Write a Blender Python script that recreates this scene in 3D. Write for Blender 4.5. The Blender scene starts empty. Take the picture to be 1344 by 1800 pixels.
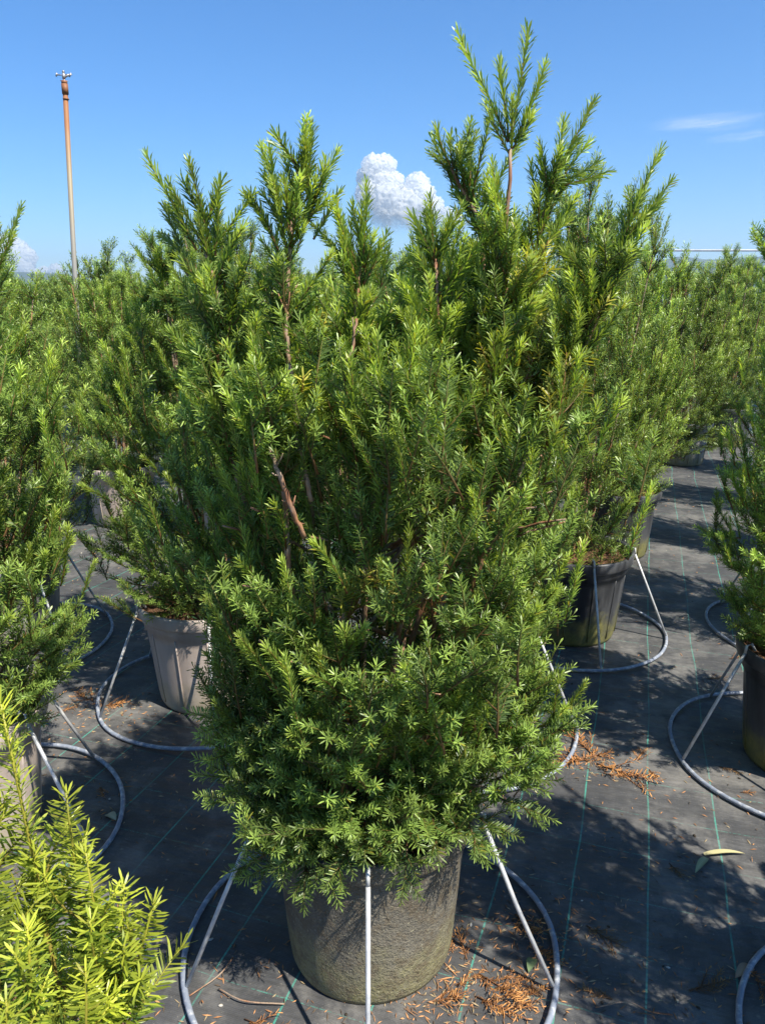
import bpy, math, random
import numpy as np
from mathutils import Vector, Matrix, noise as mnoise

R_ = math.radians
rng = np.random.default_rng(7)
random.seed(7)
scn = bpy.context.scene
col = scn.collection

# ------------------------------------------------------------------ camera
PITCH = R_(15.3)
CAM_H = 1.6
cd = bpy.data.cameras.new('camera')
cam = bpy.data.objects.new('camera', cd)
col.objects.link(cam)
cam.location = (0, 0, CAM_H)
cam.rotation_euler = (math.pi / 2 - PITCH, 0, 0)
cd.sensor_fit = 'VERTICAL'
cd.sensor_height = 36
cd.lens = 27.04
cd.clip_start = 0.05
cd.clip_end = 30000
scn.camera = cam

# ------------------------------------------------------------------ sky + sun
SUN_EL = 54.0
SUN_AZ_X, SUN_AZ_Y = 0.73, -0.68          # horizontal direction towards the sun
world = bpy.data.worlds.new('World')
scn.world = world
world.use_nodes = True
wn = world.node_tree
wn.nodes.clear()
sky = wn.nodes.new('ShaderNodeTexSky')
sky.sky_type = 'NISHITA'
sky.sun_disc = False
sky.sun_elevation = R_(SUN_EL)
sky.sun_rotation = math.atan2(SUN_AZ_X, SUN_AZ_Y)
sky.altitude = 300
sky.air_density = 1.0
sky.dust_density = 0.0
sky.ozone_density = 10.0
bg = wn.nodes.new('ShaderNodeBackground')
bg.inputs['Strength'].default_value = 0.097
wo = wn.nodes.new('ShaderNodeOutputWorld')
hs = wn.nodes.new('ShaderNodeHueSaturation')
hs.inputs['Saturation'].default_value = 1.15
wn.links.new(sky.outputs[0], hs.inputs['Color'])
wn.links.new(hs.outputs[0], bg.inputs['Color'])
wn.links.new(bg.outputs[0], wo.inputs['Surface'])

sd = bpy.data.lights.new('sun', 'SUN')
sd.energy = 5.0
sd.angle = R_(0.53)
sd.color = (1.0, 0.94, 0.82)
sun = bpy.data.objects.new('sun', sd)
col.objects.link(sun)
sv = Vector((SUN_AZ_X * math.cos(R_(SUN_EL)), SUN_AZ_Y * math.cos(R_(SUN_EL)), math.sin(R_(SUN_EL))))
sun.rotation_euler = sv.to_track_quat('Z', 'Y').to_euler()
sun.location = (4, -4, 8)

scn.view_settings.view_transform = 'Standard'
scn.view_settings.look = 'None'
scn.view_settings.exposure = 0.95
scn.view_settings.gamma = 1.0
scn.view_settings.use_curve_mapping = False
scn.cycles.max_bounces = 8
scn.cycles.transparent_max_bounces = 8
scn.cycles.volume_bounces = 0


def at(u, v, d):
    """point at forward distance d seen at photograph pixel (u, v)"""
    X = (u - 672) / 1352.0
    Y = -(v - 900) / 1352.0
    cp, sp = math.cos(PITCH), math.sin(PITCH)
    dx, dy, dz = X, cp + Y * sp, -sp + Y * cp
    t = d / dy
    return np.array((dx * t, d, CAM_H + dz * t))


def gnd(u, v):
    X = (u - 672) / 1352.0
    Y = -(v - 900) / 1352.0
    cp, sp = math.cos(PITCH), math.sin(PITCH)
    dx, dy, dz = X, cp + Y * sp, -sp + Y * cp
    t = -CAM_H / dz
    return (dx * t, dy * t)


# ------------------------------------------------------------------ materials
class NT:
    def __init__(self, name):
        self.m = bpy.data.materials.new(name)
        self.m.use_nodes = True
        self.t = self.m.node_tree
        self.t.nodes.clear()
        self.out = self.n('ShaderNodeOutputMaterial')

    def n(self, kind, **kw):
        nd = self.t.nodes.new(kind)
        for k, v in kw.items():
            if k.startswith('i_'):
                key = k[2:].replace('_', ' ')
                nd.inputs[key].default_value = v
            else:
                setattr(nd, k, v)
        return nd

    def l(self, a, b):
        self.t.links.new(a, b)

    def ramp(self, fac, stops, interp='LINEAR'):
        r = self.n('ShaderNodeValToRGB')
        r.color_ramp.interpolation = interp
        e = r.color_ramp.elements
        while len(e) < len(stops):
            e.new(0.5)
        for i, (p, c) in enumerate(stops):
            e[i].position = p
            e[i].color = (c[0], c[1], c[2], 1) if hasattr(c, '__len__') else (c, c, c, 1)
        self.l(fac, r.inputs[0])
        return r.outputs[0]

    def noise(self, vec, scale, detail=3, rough=0.55):
        nd = self.n('ShaderNodeTexNoise')
        nd.inputs['Scale'].default_value = scale
        nd.inputs['Detail'].default_value = detail
        nd.inputs['Roughness'].default_value = rough
        if vec is not None:
            self.l(vec, nd.inputs['Vector'])
        return nd.outputs['Fac']

    def mix(self, fac, a, b, mode='MIX'):
        nd = self.n('ShaderNodeMix', data_type='RGBA', blend_type=mode)
        for s, v in ((nd.inputs[0], fac), (nd.inputs[6], a), (nd.inputs[7], b)):
            if hasattr(v, 'links'):
                self.l(v, s)
            elif hasattr(v, '__len__'):
                s.default_value = (v[0], v[1], v[2], 1)
            else:
                s.default_value = v
        return nd.outputs[2]

    def math(self, op, a, b=None, c=None, clamp=False):
        nd = self.n('ShaderNodeMath', operation=op, use_clamp=clamp)
        for i, v in enumerate((a, b, c)):
            if v is None:
                continue
            if hasattr(v, 'links'):
                self.l(v, nd.inputs[i])
            else:
                nd.inputs[i].default_value = v
        return nd.outputs[0]

    def bump(self, h, strength=0.5, dist=0.01, normal=None):
        b = self.n('ShaderNodeBump')
        b.inputs['Strength'].default_value = strength
        b.inputs['Distance'].default_value = dist
        self.l(h, b.inputs['Height'])
        if normal is not None:
            self.l(normal, b.inputs['Normal'])
        return b.outputs[0]

    def principled(self, color, rough=0.5, spec=0.5, metal=0.0, normal=None):
        p = self.n('ShaderNodeBsdfPrincipled')
        for key, v in (('Base Color', color), ('Roughness', rough), ('Specular IOR Level', spec), ('Metallic', metal)):
            s = p.inputs[key]
            if hasattr(v, 'links'):
                self.l(v, s)
            elif hasattr(v, '__len__'):
                s.default_value = (v[0], v[1], v[2], 1)
            else:
                s.default_value = v
        if normal is not None:
            self.l(normal, p.inputs['Normal'])
        return p.outputs[0]

    def done(self, sh):
        self.l(sh, self.out.inputs['Surface'])
        return self.m


def mat_foliage(name='yew_needles', trans=0.38):
    a = NT(name)
    at_ = a.n('ShaderNodeAttribute', attribute_name='pigment')
    oi = a.n('ShaderNodeObjectInfo')
    geo = a.n('ShaderNodeNewGeometry')
    nz = a.noise(geo.outputs['Position'], 3.1, 2)
    v = a.math('MULTIPLY_ADD', oi.outputs['Random'], 0.5, 0.74)
    v = a.math('MULTIPLY', v, a.math('MULTIPLY_ADD', nz, 0.7, 0.65))
    vm = a.n('ShaderNodeVectorMath', operation='SCALE')
    a.l(at_.outputs['Color'], vm.inputs[0])
    a.l(v, vm.inputs['Scale'])
    c = vm.outputs[0]
    under = a.mix(0.35, c, (0.14, 0.19, 0.07))
    cc = a.mix(geo.outputs['Backfacing'], c, under)
    rough = a.math('MULTIPLY_ADD', geo.outputs['Backfacing'], 0.15, 0.40)
    p = a.principled(cc, rough, 0.5)
    tr = a.n('ShaderNodeBsdfTranslucent')
    tc = a.mix(1.0, c, (1.5, 1.45, 0.6), 'MULTIPLY')
    a.l(tc, tr.inputs['Color'])
    mx = a.n('ShaderNodeMixShader')
    mx.inputs[0].default_value = trans
    a.l(p, mx.inputs[1])
    a.l(tr.outputs[0], mx.inputs[2])
    return a.done(mx.outputs[0])


def mat_bark():
    a = NT('yew_bark')
    tc = a.n('ShaderNodeTexCoord')
    mp = a.n('ShaderNodeMapping')
    mp.inputs['Scale'].default_value = (60, 60, 9)
    a.l(tc.outputs['Object'], mp.inputs[0])
    n1 = a.noise(mp.outputs[0], 1.0, 4, 0.65)
    n2 = a.noise(tc.outputs['Object'], 14, 3)
    c = a.ramp(n1, [(0.3, (0.10, 0.040, 0.022)), (0.5, (0.27, 0.125, 0.065)), (0.72, (0.46, 0.28, 0.16))])
    c = a.mix(a.ramp(n2, [(0.42, 0), (0.62, 0.8)]), c, (0.30, 0.24, 0.18))
    return a.done(a.principled(c, 0.75, 0.25, normal=a.bump(n1, 1.0, 0.006)))


def mat_fabric():
    a = NT('ground_cover_fabric')
    tc = a.n('ShaderNodeTexCoord')
    mp = a.n('ShaderNodeMapping')
    mp.inputs['Rotation'].default_value = (0, 0, R_(18.6))
    a.l(tc.outputs['Object'], mp.inputs[0])
    # rotated coords (x across the rows, y along them)
    warp = a.noise(tc.outputs['Object'], 0.9, 2)
    sep = a.n('ShaderNodeSeparateXYZ')
    a.l(mp.outputs[0], sep.inputs[0])
    w = a.math('MULTIPLY_ADD', warp, 0.06, -0.03)
    X = a.math('ADD', sep.outputs['X'], w)
    Y = a.math('ADD', sep.outputs['Y'], a.math('MULTIPLY', w, 1.3))

    def line(c, off, period, width):
        s = a.math('ADD', c, off)
        f = a.math('FRACT', a.math('DIVIDE', s, period))
        f = a.math('ABSOLUTE', a.math('SUBTRACT', f, 0.5))
        d = a.math('MULTIPLY', a.math('SUBTRACT', 0.5, f), period)
        return a.math('LESS_THAN', d, width)
    lx = line(X, LX, 0.2025, 0.0024)
    ly = line(Y, LY, 0.195, 0.0016)
    brk = a.noise(mp.outputs[0], 130, 2, 0.8)
    thread = a.math('GREATER_THAN', brk, 0.47)
    ly = a.math('MULTIPLY', ly, thread)
    lx = a.math('MULTIPLY', lx, a.math('MULTIPLY_ADD', a.math('GREATER_THAN', brk, 0.40), 0.6, 0.4))
    # woven tapes
    def tape(c, period):
        f = a.math('FRACT', a.math('DIVIDE', c, period))
        return a.math('SINE', a.math('MULTIPLY', f, math.pi))
    wx = tape(X, 0.0032)
    wy = tape(Y, 0.0045)
    weave = a.math('MULTIPLY', wx, wy)
    streak_map = a.n('ShaderNodeMapping')
    streak_map.inputs['Scale'].default_value = (260, 8, 1)
    a.l(mp.outputs[0], streak_map.inputs[0])
    streak = a.noise(streak_map.outputs[0], 1.0, 2)
    dust1 = a.noise(tc.outputs['Object'], 2.2, 7, 0.66)
    dust2 = a.noise(tc.outputs['Object'], 9.0, 6, 0.7)
    speck = a.noise(tc.outputs['Object'], 160.0, 2, 0.6)
    base = a.mix(streak, (0.020, 0.022, 0.026), (0.050, 0.052, 0.058))
    dfac = a.ramp(a.math('MULTIPLY_ADD', dust2, 0.5, a.math('MULTIPLY', dust1, 0.5)),
                  [(0.36, 0.08), (0.50, 0.34), (0.64, 1.0)])
    c = a.mix(dfac, base, (0.150, 0.146, 0.140))
    c = a.mix(a.math('MULTIPLY', weave, 0.25), c, (0.03, 0.03, 0.035), 'MIX')
    c = a.mix(a.ramp(speck, [(0.68, 0), (0.74, 0.5)]), c, (0.30, 0.27, 0.22))
    green = a.mix(dfac, (0.03, 0.30, 0.22), (0.14, 0.36, 0.30))
    fade = a.ramp(a.noise(tc.outputs['Object'], 5.5, 4, 0.7), [(0.34, 0.25), (0.62, 1.0)])
    c = a.mix(a.math('MULTIPLY', a.math('MULTIPLY', lx, 0.85), fade), c, green)
    c = a.mix(a.math('MULTIPLY', a.math('MULTIPLY', ly, 0.55), fade), c, green)
    stain = a.ramp(a.noise(tc.outputs['Object'], 1.3, 8, 0.72), [(0.52, 0.0), (0.60, 0.55), (0.64, 0.15), (0.75, 0.5)])
    c = a.mix(stain, c, (0.21, 0.20, 0.185))
    spots = a.n('ShaderNodeTexVoronoi')
    spots.inputs['Scale'].default_value = 24
    a.l(tc.outputs['Object'], spots.inputs['Vector'])
    sp_ = a.math('MULTIPLY', a.ramp(spots.outputs['Distance'], [(0.05, 0.6), (0.16, 0.0)]), a.math('GREATER_THAN', dust2, 0.53))
    c = a.mix(sp_, c, (0.26, 0.24, 0.20))
    wr_map = a.n('ShaderNodeMapping')
    wr_map.inputs['Scale'].default_value = (1.2, 5, 1)
    a.l(mp.outputs[0], wr_map.inputs[0])
    wr = a.noise(wr_map.outputs[0], 1.6, 4, 0.55)
    nrm = a.bump(weave, 0.35, 0.0012)
    nrm = a.bump(wr, 0.75, 0.035, nrm)
    wr2 = a.noise(wr_map.outputs[0], 9.0, 3, 0.5)
    nrm = a.bump(wr2, 0.35, 0.006, nrm)
    return a.done(a.principled(c, 0.52, 0.45, normal=nrm))


# line phases chosen so the printed grid runs where the photograph shows it
def rot_xy(p):
    c, s = math.cos(R_(18.6)), math.sin(R_(18.6))
    return (p[0] * c - p[1] * s, p[0] * s + p[1] * c)
_b = rot_xy(gnd(1137, 1500))
LX = -_b[0] + 0.0
_c = rot_xy(gnd(1137, 1592))
LY = -_c[1]


def mat_pot(name, c0, c1, moss=0.0, rough=0.5, grit=0.0, height=0.44):
    a = NT(name)
    tc = a.n('ShaderNodeTexCoord')
    sep = a.n('ShaderNodeSeparateXYZ')
    a.l(tc.outputs['Object'], sep.inputs[0])
    mp = a.n('ShaderNodeMapping')
    mp.inputs['Scale'].default_value = (14, 14, 2.2)
    a.l(tc.outputs['Object'], mp.inputs[0])
    st = a.noise(mp.outputs[0], 1.0, 5, 0.6)
    n2 = a.noise(tc.outputs['Object'], 9, 5, 0.65)
    n3 = a.noise(tc.outputs['Object'], 70, 4, 0.7)
    c = a.mix(a.ramp(st, [(0.35, 0), (0.65, 1)]), c0, c1)
    z = a.math('DIVIDE', sep.outputs['Z'], height)
    low = a.math('SUBTRACT', 1.0, z, clamp=True)
    mo = a.math('MULTIPLY_ADD', n2, 0.9, a.math('SUBTRACT', a.math('MULTIPLY', low, 1.05), 1.05))
    mo = a.ramp(mo, [(0.06, 0), (0.34, 1)])
    if moss > 0:
        mc = a.mix(n3, (0.065, 0.070, 0.020), (0.34, 0.31, 0.08))
        c = a.mix(a.math('MULTIPLY', mo, moss), c, mc)
    if grit > 0:
        n5 = a.noise(tc.outputs['Object'], 190, 3, 0.7)
        n6 = a.noise(tc.outputs['Object'], 5, 4, 0.6)
        cov = a.math('ADD', a.math('MULTIPLY', low, 0.75), a.math('MULTIPLY_ADD', n6, 1.2, -0.55), clamp=True)
        gr = a.math('MULTIPLY', a.math('MULTIPLY', a.ramp(n5, [(0.36, 0.25), (0.62, 1)]), cov), grit)
        c = a.mix(gr, c, (0.27, 0.24, 0.17))
        n7 = a.noise(tc.outputs['Object'], 26, 5, 0.75)
        c = a.mix(a.ramp(n7, [(0.48, 0), (0.58, 0.7)]), c, (0.115, 0.088, 0.055))
        n8 = a.noise(tc.outputs['Object'], 120, 3, 0.6)
        c = a.mix(a.ramp(n8, [(0.60, 0), (0.70, 0.55)]), c, (0.34, 0.31, 0.20))
    n4 = a.noise(tc.outputs['Object'], 210, 2, 0.6)
    h = a.math('ADD', a.math('MULTIPLY', n3, 0.8 if grit > 0 else 0.15), a.math('MULTIPLY', n4, 0.3))
    return a.done(a.principled(c, rough, 0.4, normal=a.bump(h, 1.0 if grit > 0 else 0.35, 0.010 if grit > 0 else 0.002)))


def mat_simple(name, c0, c1, scale=20, rough=0.6, spec=0.4, metal=0.0, bump=0.3, bd=0.003, lo=0.35, hi=0.65):
    a = NT(name)
    tc = a.n('ShaderNodeTexCoord')
    n1 = a.noise(tc.outputs['Object'], scale, 5, 0.65)
    c = a.mix(a.ramp(n1, [(lo, 0), (hi, 1)]), c0, c1)
    return a.done(a.principled(c, rough, spec, metal, normal=a.bump(n1, bump, bd)))


def mat_attr(name, rough=0.7):
    a = NT(name)
    at_ = a.n('ShaderNodeAttribute', attribute_name='pigment')
    return a.done(a.principled(at_.outputs['Color'], rough, 0.3))


M_FOL = mat_foliage()
M_FOLY = mat_foliage('young_yew_needles', 0.34)
M_BARK = mat_bark()
M_FAB = mat_fabric()
M_POT_MAIN = mat_pot('weathered_black_pot', (0.040, 0.039, 0.037), (0.125, 0.112, 0.092), 0.72, 0.8, 0.85)
M_POT_BLACK = mat_pot('black_plastic_pot', (0.022, 0.023, 0.026), (0.085, 0.087, 0.092), 0.75, 0.42)
M_POT_TAUPE = mat_pot('taupe_plastic_pot', (0.34, 0.28, 0.25), (0.46, 0.39, 0.345), 0.35, 0.45)
M_POT_GREY = mat_pot('grey_plastic_pot', (0.16, 0.155, 0.15), (0.27, 0.26, 0.25), 0.5, 0.5)
M_SOIL = mat_simple('bark_mulch_soil', (0.035, 0.020, 0.012), (0.19, 0.10, 0.055), 55, 0.9, 0.2, bump=1.0, bd=0.02)
M_RING = mat_simple('grey_blue_coated_tube', (0.22, 0.25, 0.31), (0.62, 0.62, 0.62), 45, 0.45, 0.5, 0.0, lo=0.50, hi=0.74)
M_ROD = mat_simple('galvanised_rod', (0.38, 0.39, 0.41), (0.62, 0.62, 0.61), 30, 0.45, 0.5, 0.25)
M_DEAD = mat_attr('dead_needles', 0.7)
M_STEEL = mat_simple('sprinkler_brass_steel', (0.30, 0.28, 0.27), (0.50, 0.47, 0.45), 60, 0.4, 0.5, 0.6)


def mat_rust_pole():
    a = NT('rusty_galvanised_pipe')
    tc = a.n('ShaderNodeTexCoord')
    sep = a.n('ShaderNodeSeparateXYZ')
    a.l(tc.outputs['Object'], sep.inputs[0])
    n1 = a.noise(tc.outputs['Object'], 8, 5, 0.7)
    z = a.math('MULTIPLY_ADD', n1, 0.5, sep.outputs['Z'])
    c = a.ramp(a.math('DIVIDE', z, 3.4), [(0.60, (0.27, 0.26, 0.24)), (0.80, (0.28, 0.23, 0.15)), (0.93, (0.28, 0.12, 0.05)), (1.0, (0.22, 0.09, 0.045))])
    return a.done(a.principled(c, 0.6, 0.4, 0.1))


M_POLE = mat_rust_pole()

# ------------------------------------------------------------------ mesh helpers
def link(name, me, parent=None, mat=None):
    o = bpy.data.objects.new(name, me)
    col.objects.link(o)
    if parent is not None:
        o.parent = parent
    if mat is not None and me is not None and len(me.materials) == 0:
        me.materials.append(mat)
    return o


def tag(o, label=None, cat=None, group=None, kind=None):
    if label: o['label'] = label
    if cat: o['category'] = cat
    if group: o['group'] = group
    if kind: o['kind'] = kind
    return o


def empty(name, loc, rz=0.0, sc=1.0):
    o = bpy.data.objects.new(name, None)
    o.empty_display_size = 0.1
    col.objects.link(o)
    o.location = loc
    o.rotation_euler = (0, 0, rz)
    o.scale = (sc, sc, sc)
    return o


def tri_mesh(name, V, F, C=None, mat=None, smooth=False):
    me = bpy.data.meshes.new(name)
    V = np.asarray(V, np.float32)
    F = np.asarray(F, np.int32)
    me.vertices.add(len(V))
    me.vertices.foreach_set('co', V.ravel())
    me.loops.add(F.size)
    me.loops.foreach_set('vertex_index', F.ravel())
    me.polygons.add(len(F))
    me.polygons.foreach_set('loop_start', np.arange(0, F.size, 3, dtype=np.int32))
    if smooth:
        me.polygons.foreach_set('use_smooth', np.ones(len(F), bool))
    if C is not None:
        ca = me.color_attributes.new('pigment', 'FLOAT_COLOR', 'POINT')
        cc = np.ones((len(V), 4), np.float32)
        cc[:, :3] = C
        ca.data.foreach_set('color', cc.ravel())
    me.update(calc_edges=True)
    if mat is not None:
        me.materials.append(mat)
    return me


def nrm(a):
    a = np.asarray(a, float)
    return a / np.maximum(np.linalg.norm(a, axis=-1, keepdims=True), 1e-9)


def tube_arrays(P, r, k=6, closed=False):
    P = np.asarray(P, float)
    n = len(P)
    r = np.broadcast_to(np.asarray(r, float), (n,))
    if closed:
        T = nrm(np.roll(P, -1, 0) - np.roll(P, 1, 0))
    else:
        T = np.gradient(P, axis=0)
        T = nrm(T)
    ref = np.array((0.0, 0, 1.0))
    if abs(T[:, 2]).mean() > 0.8:
        ref = np.array((1.0, 0.13, 0))
    A = nrm(np.cross(T, ref))
    B = np.cross(T, A)
    th = np.arange(k) * 2 * math.pi / k
    V = P[:, None] + r[:, None, None] * (np.cos(th)[None, :, None] * A[:, None] + np.sin(th)[None, :, None] * B[:, None])
    V = V.reshape(-1, 3)
    F = []
    m = n if closed else n - 1
    for i in range(m):
        j = (i + 1) % n
        for a in range(k):
            b = (a + 1) % k
            F.append((i * k + a, j * k + b, j * k + a))
            F.append((i * k + a, i * k + b, j * k + b))
    if not closed:
        c0, c1 = len(V), len(V) + 1
        V = np.vstack([V, P[0], P[-1]])
        for a in range(k):
            b = (a + 1) % k
            F.append((c0, b, a))
            F.append((c1, (n - 1) * k + a, (n - 1) * k + b))
    return V, np.array(F, np.int32)


def merge(parts):
    Vs, Fs, Cs, o = [], [], [], 0
    for p in parts:
        Vs.append(p[0])
        Fs.append(np.asarray(p[1]) + o)
        if len(p) > 2:
            Cs.append(p[2])
        o += len(p[0])
    return np.vstack(Vs), np.vstack(Fs), (np.vstack(Cs) if Cs else None)


def lathe(profile, k=48, wob=0.0, seed=0):
    prof = np.array(profile, float)
    n = len(prof)
    th = np.arange(k) * 2 * math.pi / k
    rs = np.random.default_rng(seed)
    ph = rs.uniform(0, 6.28, 3)
    w = 1 + wob * (np.sin(2 * th + ph[0]) + 0.6 * np.sin(3 * th + ph[1]))
    V = np.zeros((n, k, 3))
    V[:, :, 0] = prof[:, 0, None] * np.cos(th) * w
    V[:, :, 1] = prof[:, 0, None] * np.sin(th) * w
    V[:, :, 2] = prof[:, 1, None]
    F = []
    for i in range(n - 1):
        for a in range(k):
            b = (a + 1) % k
            F.append((i * k + a, i * k + b, (i + 1) * k + b))
            F.append((i * k + a, (i + 1) * k + b, (i + 1) * k + a))
    return V.reshape(-1, 3), np.array(F, np.int32)


# ------------------------------------------------------------------ yew foliage
def needles(P, T, N, az, asc, ln, w, face_t, color, rs, bend=0.12, lod=0):
    """flat pointed needles: P base, T shoot tangent, N reference normal, az angle round the shoot, asc angle off the shoot"""
    n = len(P)
    B = nrm(np.cross(T, N))
    N = nrm(np.cross(B, T))
    rad = np.cos(az)[:, None] * N + np.sin(az)[:, None] * B
    D = nrm(np.cos(asc)[:, None] * T + np.sin(asc)[:, None] * rad)
    Fc = nrm(face_t[:, None] * T + (1 - face_t)[:, None] * N + rs.normal(0, 0.15, (n, 3)))
    W = nrm(np.cross(Fc, D))
    Fp = nrm(np.cross(D, W))
    L = ln[:, None]
    w = np.broadcast_to(w, (n,))[:, None]
    bd = rs.normal(bend, 0.08, n)[:, None]
    b0 = P
    mid = P + D * L * 0.72 + Fp * bd * L * 0.10
    tip = P + D * L * (1 - 0.05) - Fp * bd * L * 0.35
    if lod == 0:
        V = np.stack([b0 - W * w * .36, b0 + W * w * .36, mid - W * w * .5, mid + W * w * .5, tip], 1)
        f = np.array([(0, 3, 1), (0, 2, 3), (2, 4, 3)])
        k = 5
    else:
        V = np.stack([b0, mid - W * w * .5, mid + W * w * .5, tip], 1)
        f = np.array([(0, 1, 2), (1, 3, 2)])
        k = 4
    F = (np.arange(n)[:, None, None] * k + f[None]).reshape(-1, 3)
    C = np.repeat(color, k, 0)
    return V.reshape(-1, 3), F, C


PAL = dict(
    lush=dict(old=(0.095, 0.190, 0.036), new=(0.470, 0.580, 0.105), twig=(0.20, 0.20, 0.05), wood=(0.26, 0.12, 0.06)),  # young growth; brightness of the sunlit crown top also put into the colour
    green=dict(old=(0.036, 0.094, 0.022), new=(0.370, 0.510, 0.105), twig=(0.16, 0.20, 0.045), wood=(0.24, 0.12, 0.06)),
    yellow=dict(old=(0.060, 0.130, 0.020), new=(0.54, 0.58, 0.060), twig=(0.42, 0.42, 0.05), wood=(0.30, 0.20, 0.07)),
    gold=dict(old=(0.17, 0.22, 0.030), new=(0.52, 0.48, 0.08), twig=(0.30, 0.18, 0.05), wood=(0.24, 0.11, 0.05)),
    dead=dict(old=(0.26, 0.11, 0.035), new=(0.62, 0.31, 0.10), twig=(0.22, 0.09, 0.04), wood=(0.16, 0.08, 0.04)),
)


def one_shoot(pts, N, rs, pal, spacing=0.0022, ln=0.022, w=0.0024, mode='pect', tipf=1.0, lod=0, twig_r=0.0011, bare=0.0, asc0=None, yellow=0.03):
    """a leafy shoot along a polyline; returns list of (V,F,C)"""
    pts = np.asarray(pts, float)
    seg = np.linalg.norm(np.diff(pts, axis=0), axis=1)
    s = np.concatenate([[0], np.cumsum(seg)])
    L = s[-1]
    n = max(6, int(L * (1 - bare) / spacing))
    t = (bare + (1 - bare) * (np.arange(n) + rs.uniform(0, 1, n) * .6) / n)
    t = np.clip(t, 0, 1)
    P = np.stack([np.interp(t * L, s, pts[:, i]) for i in range(3)], 1)
    Pf = np.stack([np.interp(np.clip(t * L + 0.004, 0, L), s, pts[:, i]) for i in range(3)], 1)
    Pb = np.stack([np.interp(np.clip(t * L - 0.004, 0, L), s, pts[:, i]) for i in range(3)], 1)
    T = nrm(Pf - Pb)
    idx = np.arange(n)
    Nn = np.broadcast_to(np.asarray(N, float), (n, 3))
    side = np.where(idx % 2 == 0, 1.0, -1.0)
    if mode == 'pect':
        az = side * (math.pi / 2 + rs.normal(-0.22, 0.20, n))
        up = rs.uniform(0, 1, n) < 0.25
        az = np.where(up, rs.uniform(-1.0, 1.0, n), az)
        asc = np.full(n, 1.05 if asc0 is None else asc0) + rs.normal(0, 0.09, n)
        ft = np.where(up, 0.8, 0.30)
    else:
        az = idx * 2.39996 + rs.normal(0, 0.35, n)
        asc = np.full(n, 0.82 if asc0 is None else asc0) + rs.normal(0, 0.10, n)
        ft = np.full(n, 0.9)
    # terminal tuft: needles close in towards the tip
    e = np.clip((t - (1 - 0.022 / max(L, .03))) / (0.022 / max(L, .03)), 0, 1)
    asc = asc * (1 - 0.55 * e ** 2) + 0.16 * np.sin(e * math.pi)
    az = np.where(e > 0.05, idx * 2.39996, az)
    ft = np.where(e > .25, 0.9, ft)
    env = np.clip(0.72 + 0.5 * np.sin(np.clip(t * 1.05, 0, 1) * math.pi * 0.8), 0.5, 1.1)
    l = ln * env * rs.uniform(0.82, 1.12, n) * (1 - 0.18 * e)
    pal = PAL[pal]
    old, new = np.array(pal['old']), np.array(pal['new'])
    f = np.clip(0.06 + 0.74 * t ** 1.4 * tipf + rs.normal(0, 0.13, n), 0, 1)[:, None]  # young tips paler; contrast of sunlit tips and dark interior also painted in
    c = old * (1 - f) + new * f
    c = c * rs.uniform(0.8, 1.2, n)[:, None]
    yl = rs.uniform(0, 1, n) < yellow
    c[yl] = np.array((0.34, 0.33, 0.05))
    out = [needles(P, T, Nn, az, asc, l, w, ft, c, rs, lod=lod)]
    q = np.stack([np.interp(np.linspace(0, L, 5), s, pts[:, i]) for i in range(3)], 1)
    V, F = tube_arrays(q, np.linspace(twig_r * 1.5, twig_r * .6, 5), 3 if lod else 4)
    tw = np.array(pal['wood'])[None] * np.linspace(1, 0, 5)[:, None] + np.array(pal['twig'])[None] * np.linspace(0, 1, 5)[:, None]
    kk = 3 if lod else 4
    C = np.vstack([np.repeat(tw, kk, 0), tw[0], tw[-1]])
    out.append((V, F, C))
    return out


def spray(seed, pal='green', L=0.19, nside=7, lod=0, spacing=0.0023, ln=0.022, w=0.0024, mode='pect', tipf=1.0, droop=0.0, yellow=0.03):
    """a branchlet along +X lying in XY, side shoots alternating; origin at its base"""
    rs = np.random.default_rng(seed)
    t = np.linspace(0, 1, 7)
    bendy = rs.uniform(-.12, .12)
    bendz = rs.uniform(0.02, .16) - droop
    axis = np.stack([t * L, bendy * L * t ** 2, bendz * L * t ** 2], 1)
    N = np.array((0, 0, 1.0))
    parts = one_shoot(axis, N, rs, pal, spacing, ln, w, mode, tipf, lod, twig_r=0.0017, bare=0.16, yellow=yellow)
    for i in range(nside):
        ti = 0.10 + 0.62 * (i + rs.uniform(-.3, .3)) / max(nside, 1)
        b = np.array([np.interp(ti, t, axis[:, k]) for k in range(3)])
        sgn = 1 if i % 2 else -1
        ang = R_(rs.uniform(26, 50))
        ll = L * rs.uniform(0.34, 0.58) * (1.15 - 0.45 * ti)
        lift = rs.uniform(-0.1, 0.55)
        d = nrm(np.array((math.cos(ang), sgn * math.sin(ang), lift)))
        u = np.linspace(0, 1, 5)[:, None]
        cur = nrm(d + np.array((0.5, 0, .25)))
        ax = b + ll * (u * d * (1 - 0.35 * u) + cur * 0.35 * u * u)
        nn = nrm(N + rs.normal(0, .35, 3))
        parts += one_shoot(ax, nn, rs, pal, spacing, ln * rs.uniform(.85, 1.05), w, mode if rs.uniform() < .40 else 'radial', tipf, lod, twig_r=0.0010, yellow=yellow)
    return merge(parts)


def upright(seed, pal='green', L=0.2, lod=0, ln=0.023, spacing=0.0021, tipf=1.0, curve=0.1, w=0.0024, asc=0.80, yellow=0.02):
    rs = np.random.default_rng(seed)
    t = np.linspace(0, 1, 9)
    ph = rs.uniform(0, 6.28)
    ax = np.stack([t * L, curve * L * math.cos(ph) * t ** 2 + 0.012 * L * np.sin(t * 6 + ph), curve * L * math.sin(ph) * t ** 2 + 0.012 * L * np.cos(t * 5 + ph)], 1)
    return merge(one_shoot(ax, (0, 0, 1), rs, pal, spacing, ln, w, 'radial', tipf, lod, twig_r=0.0015, asc0=asc, yellow=yellow))


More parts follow.
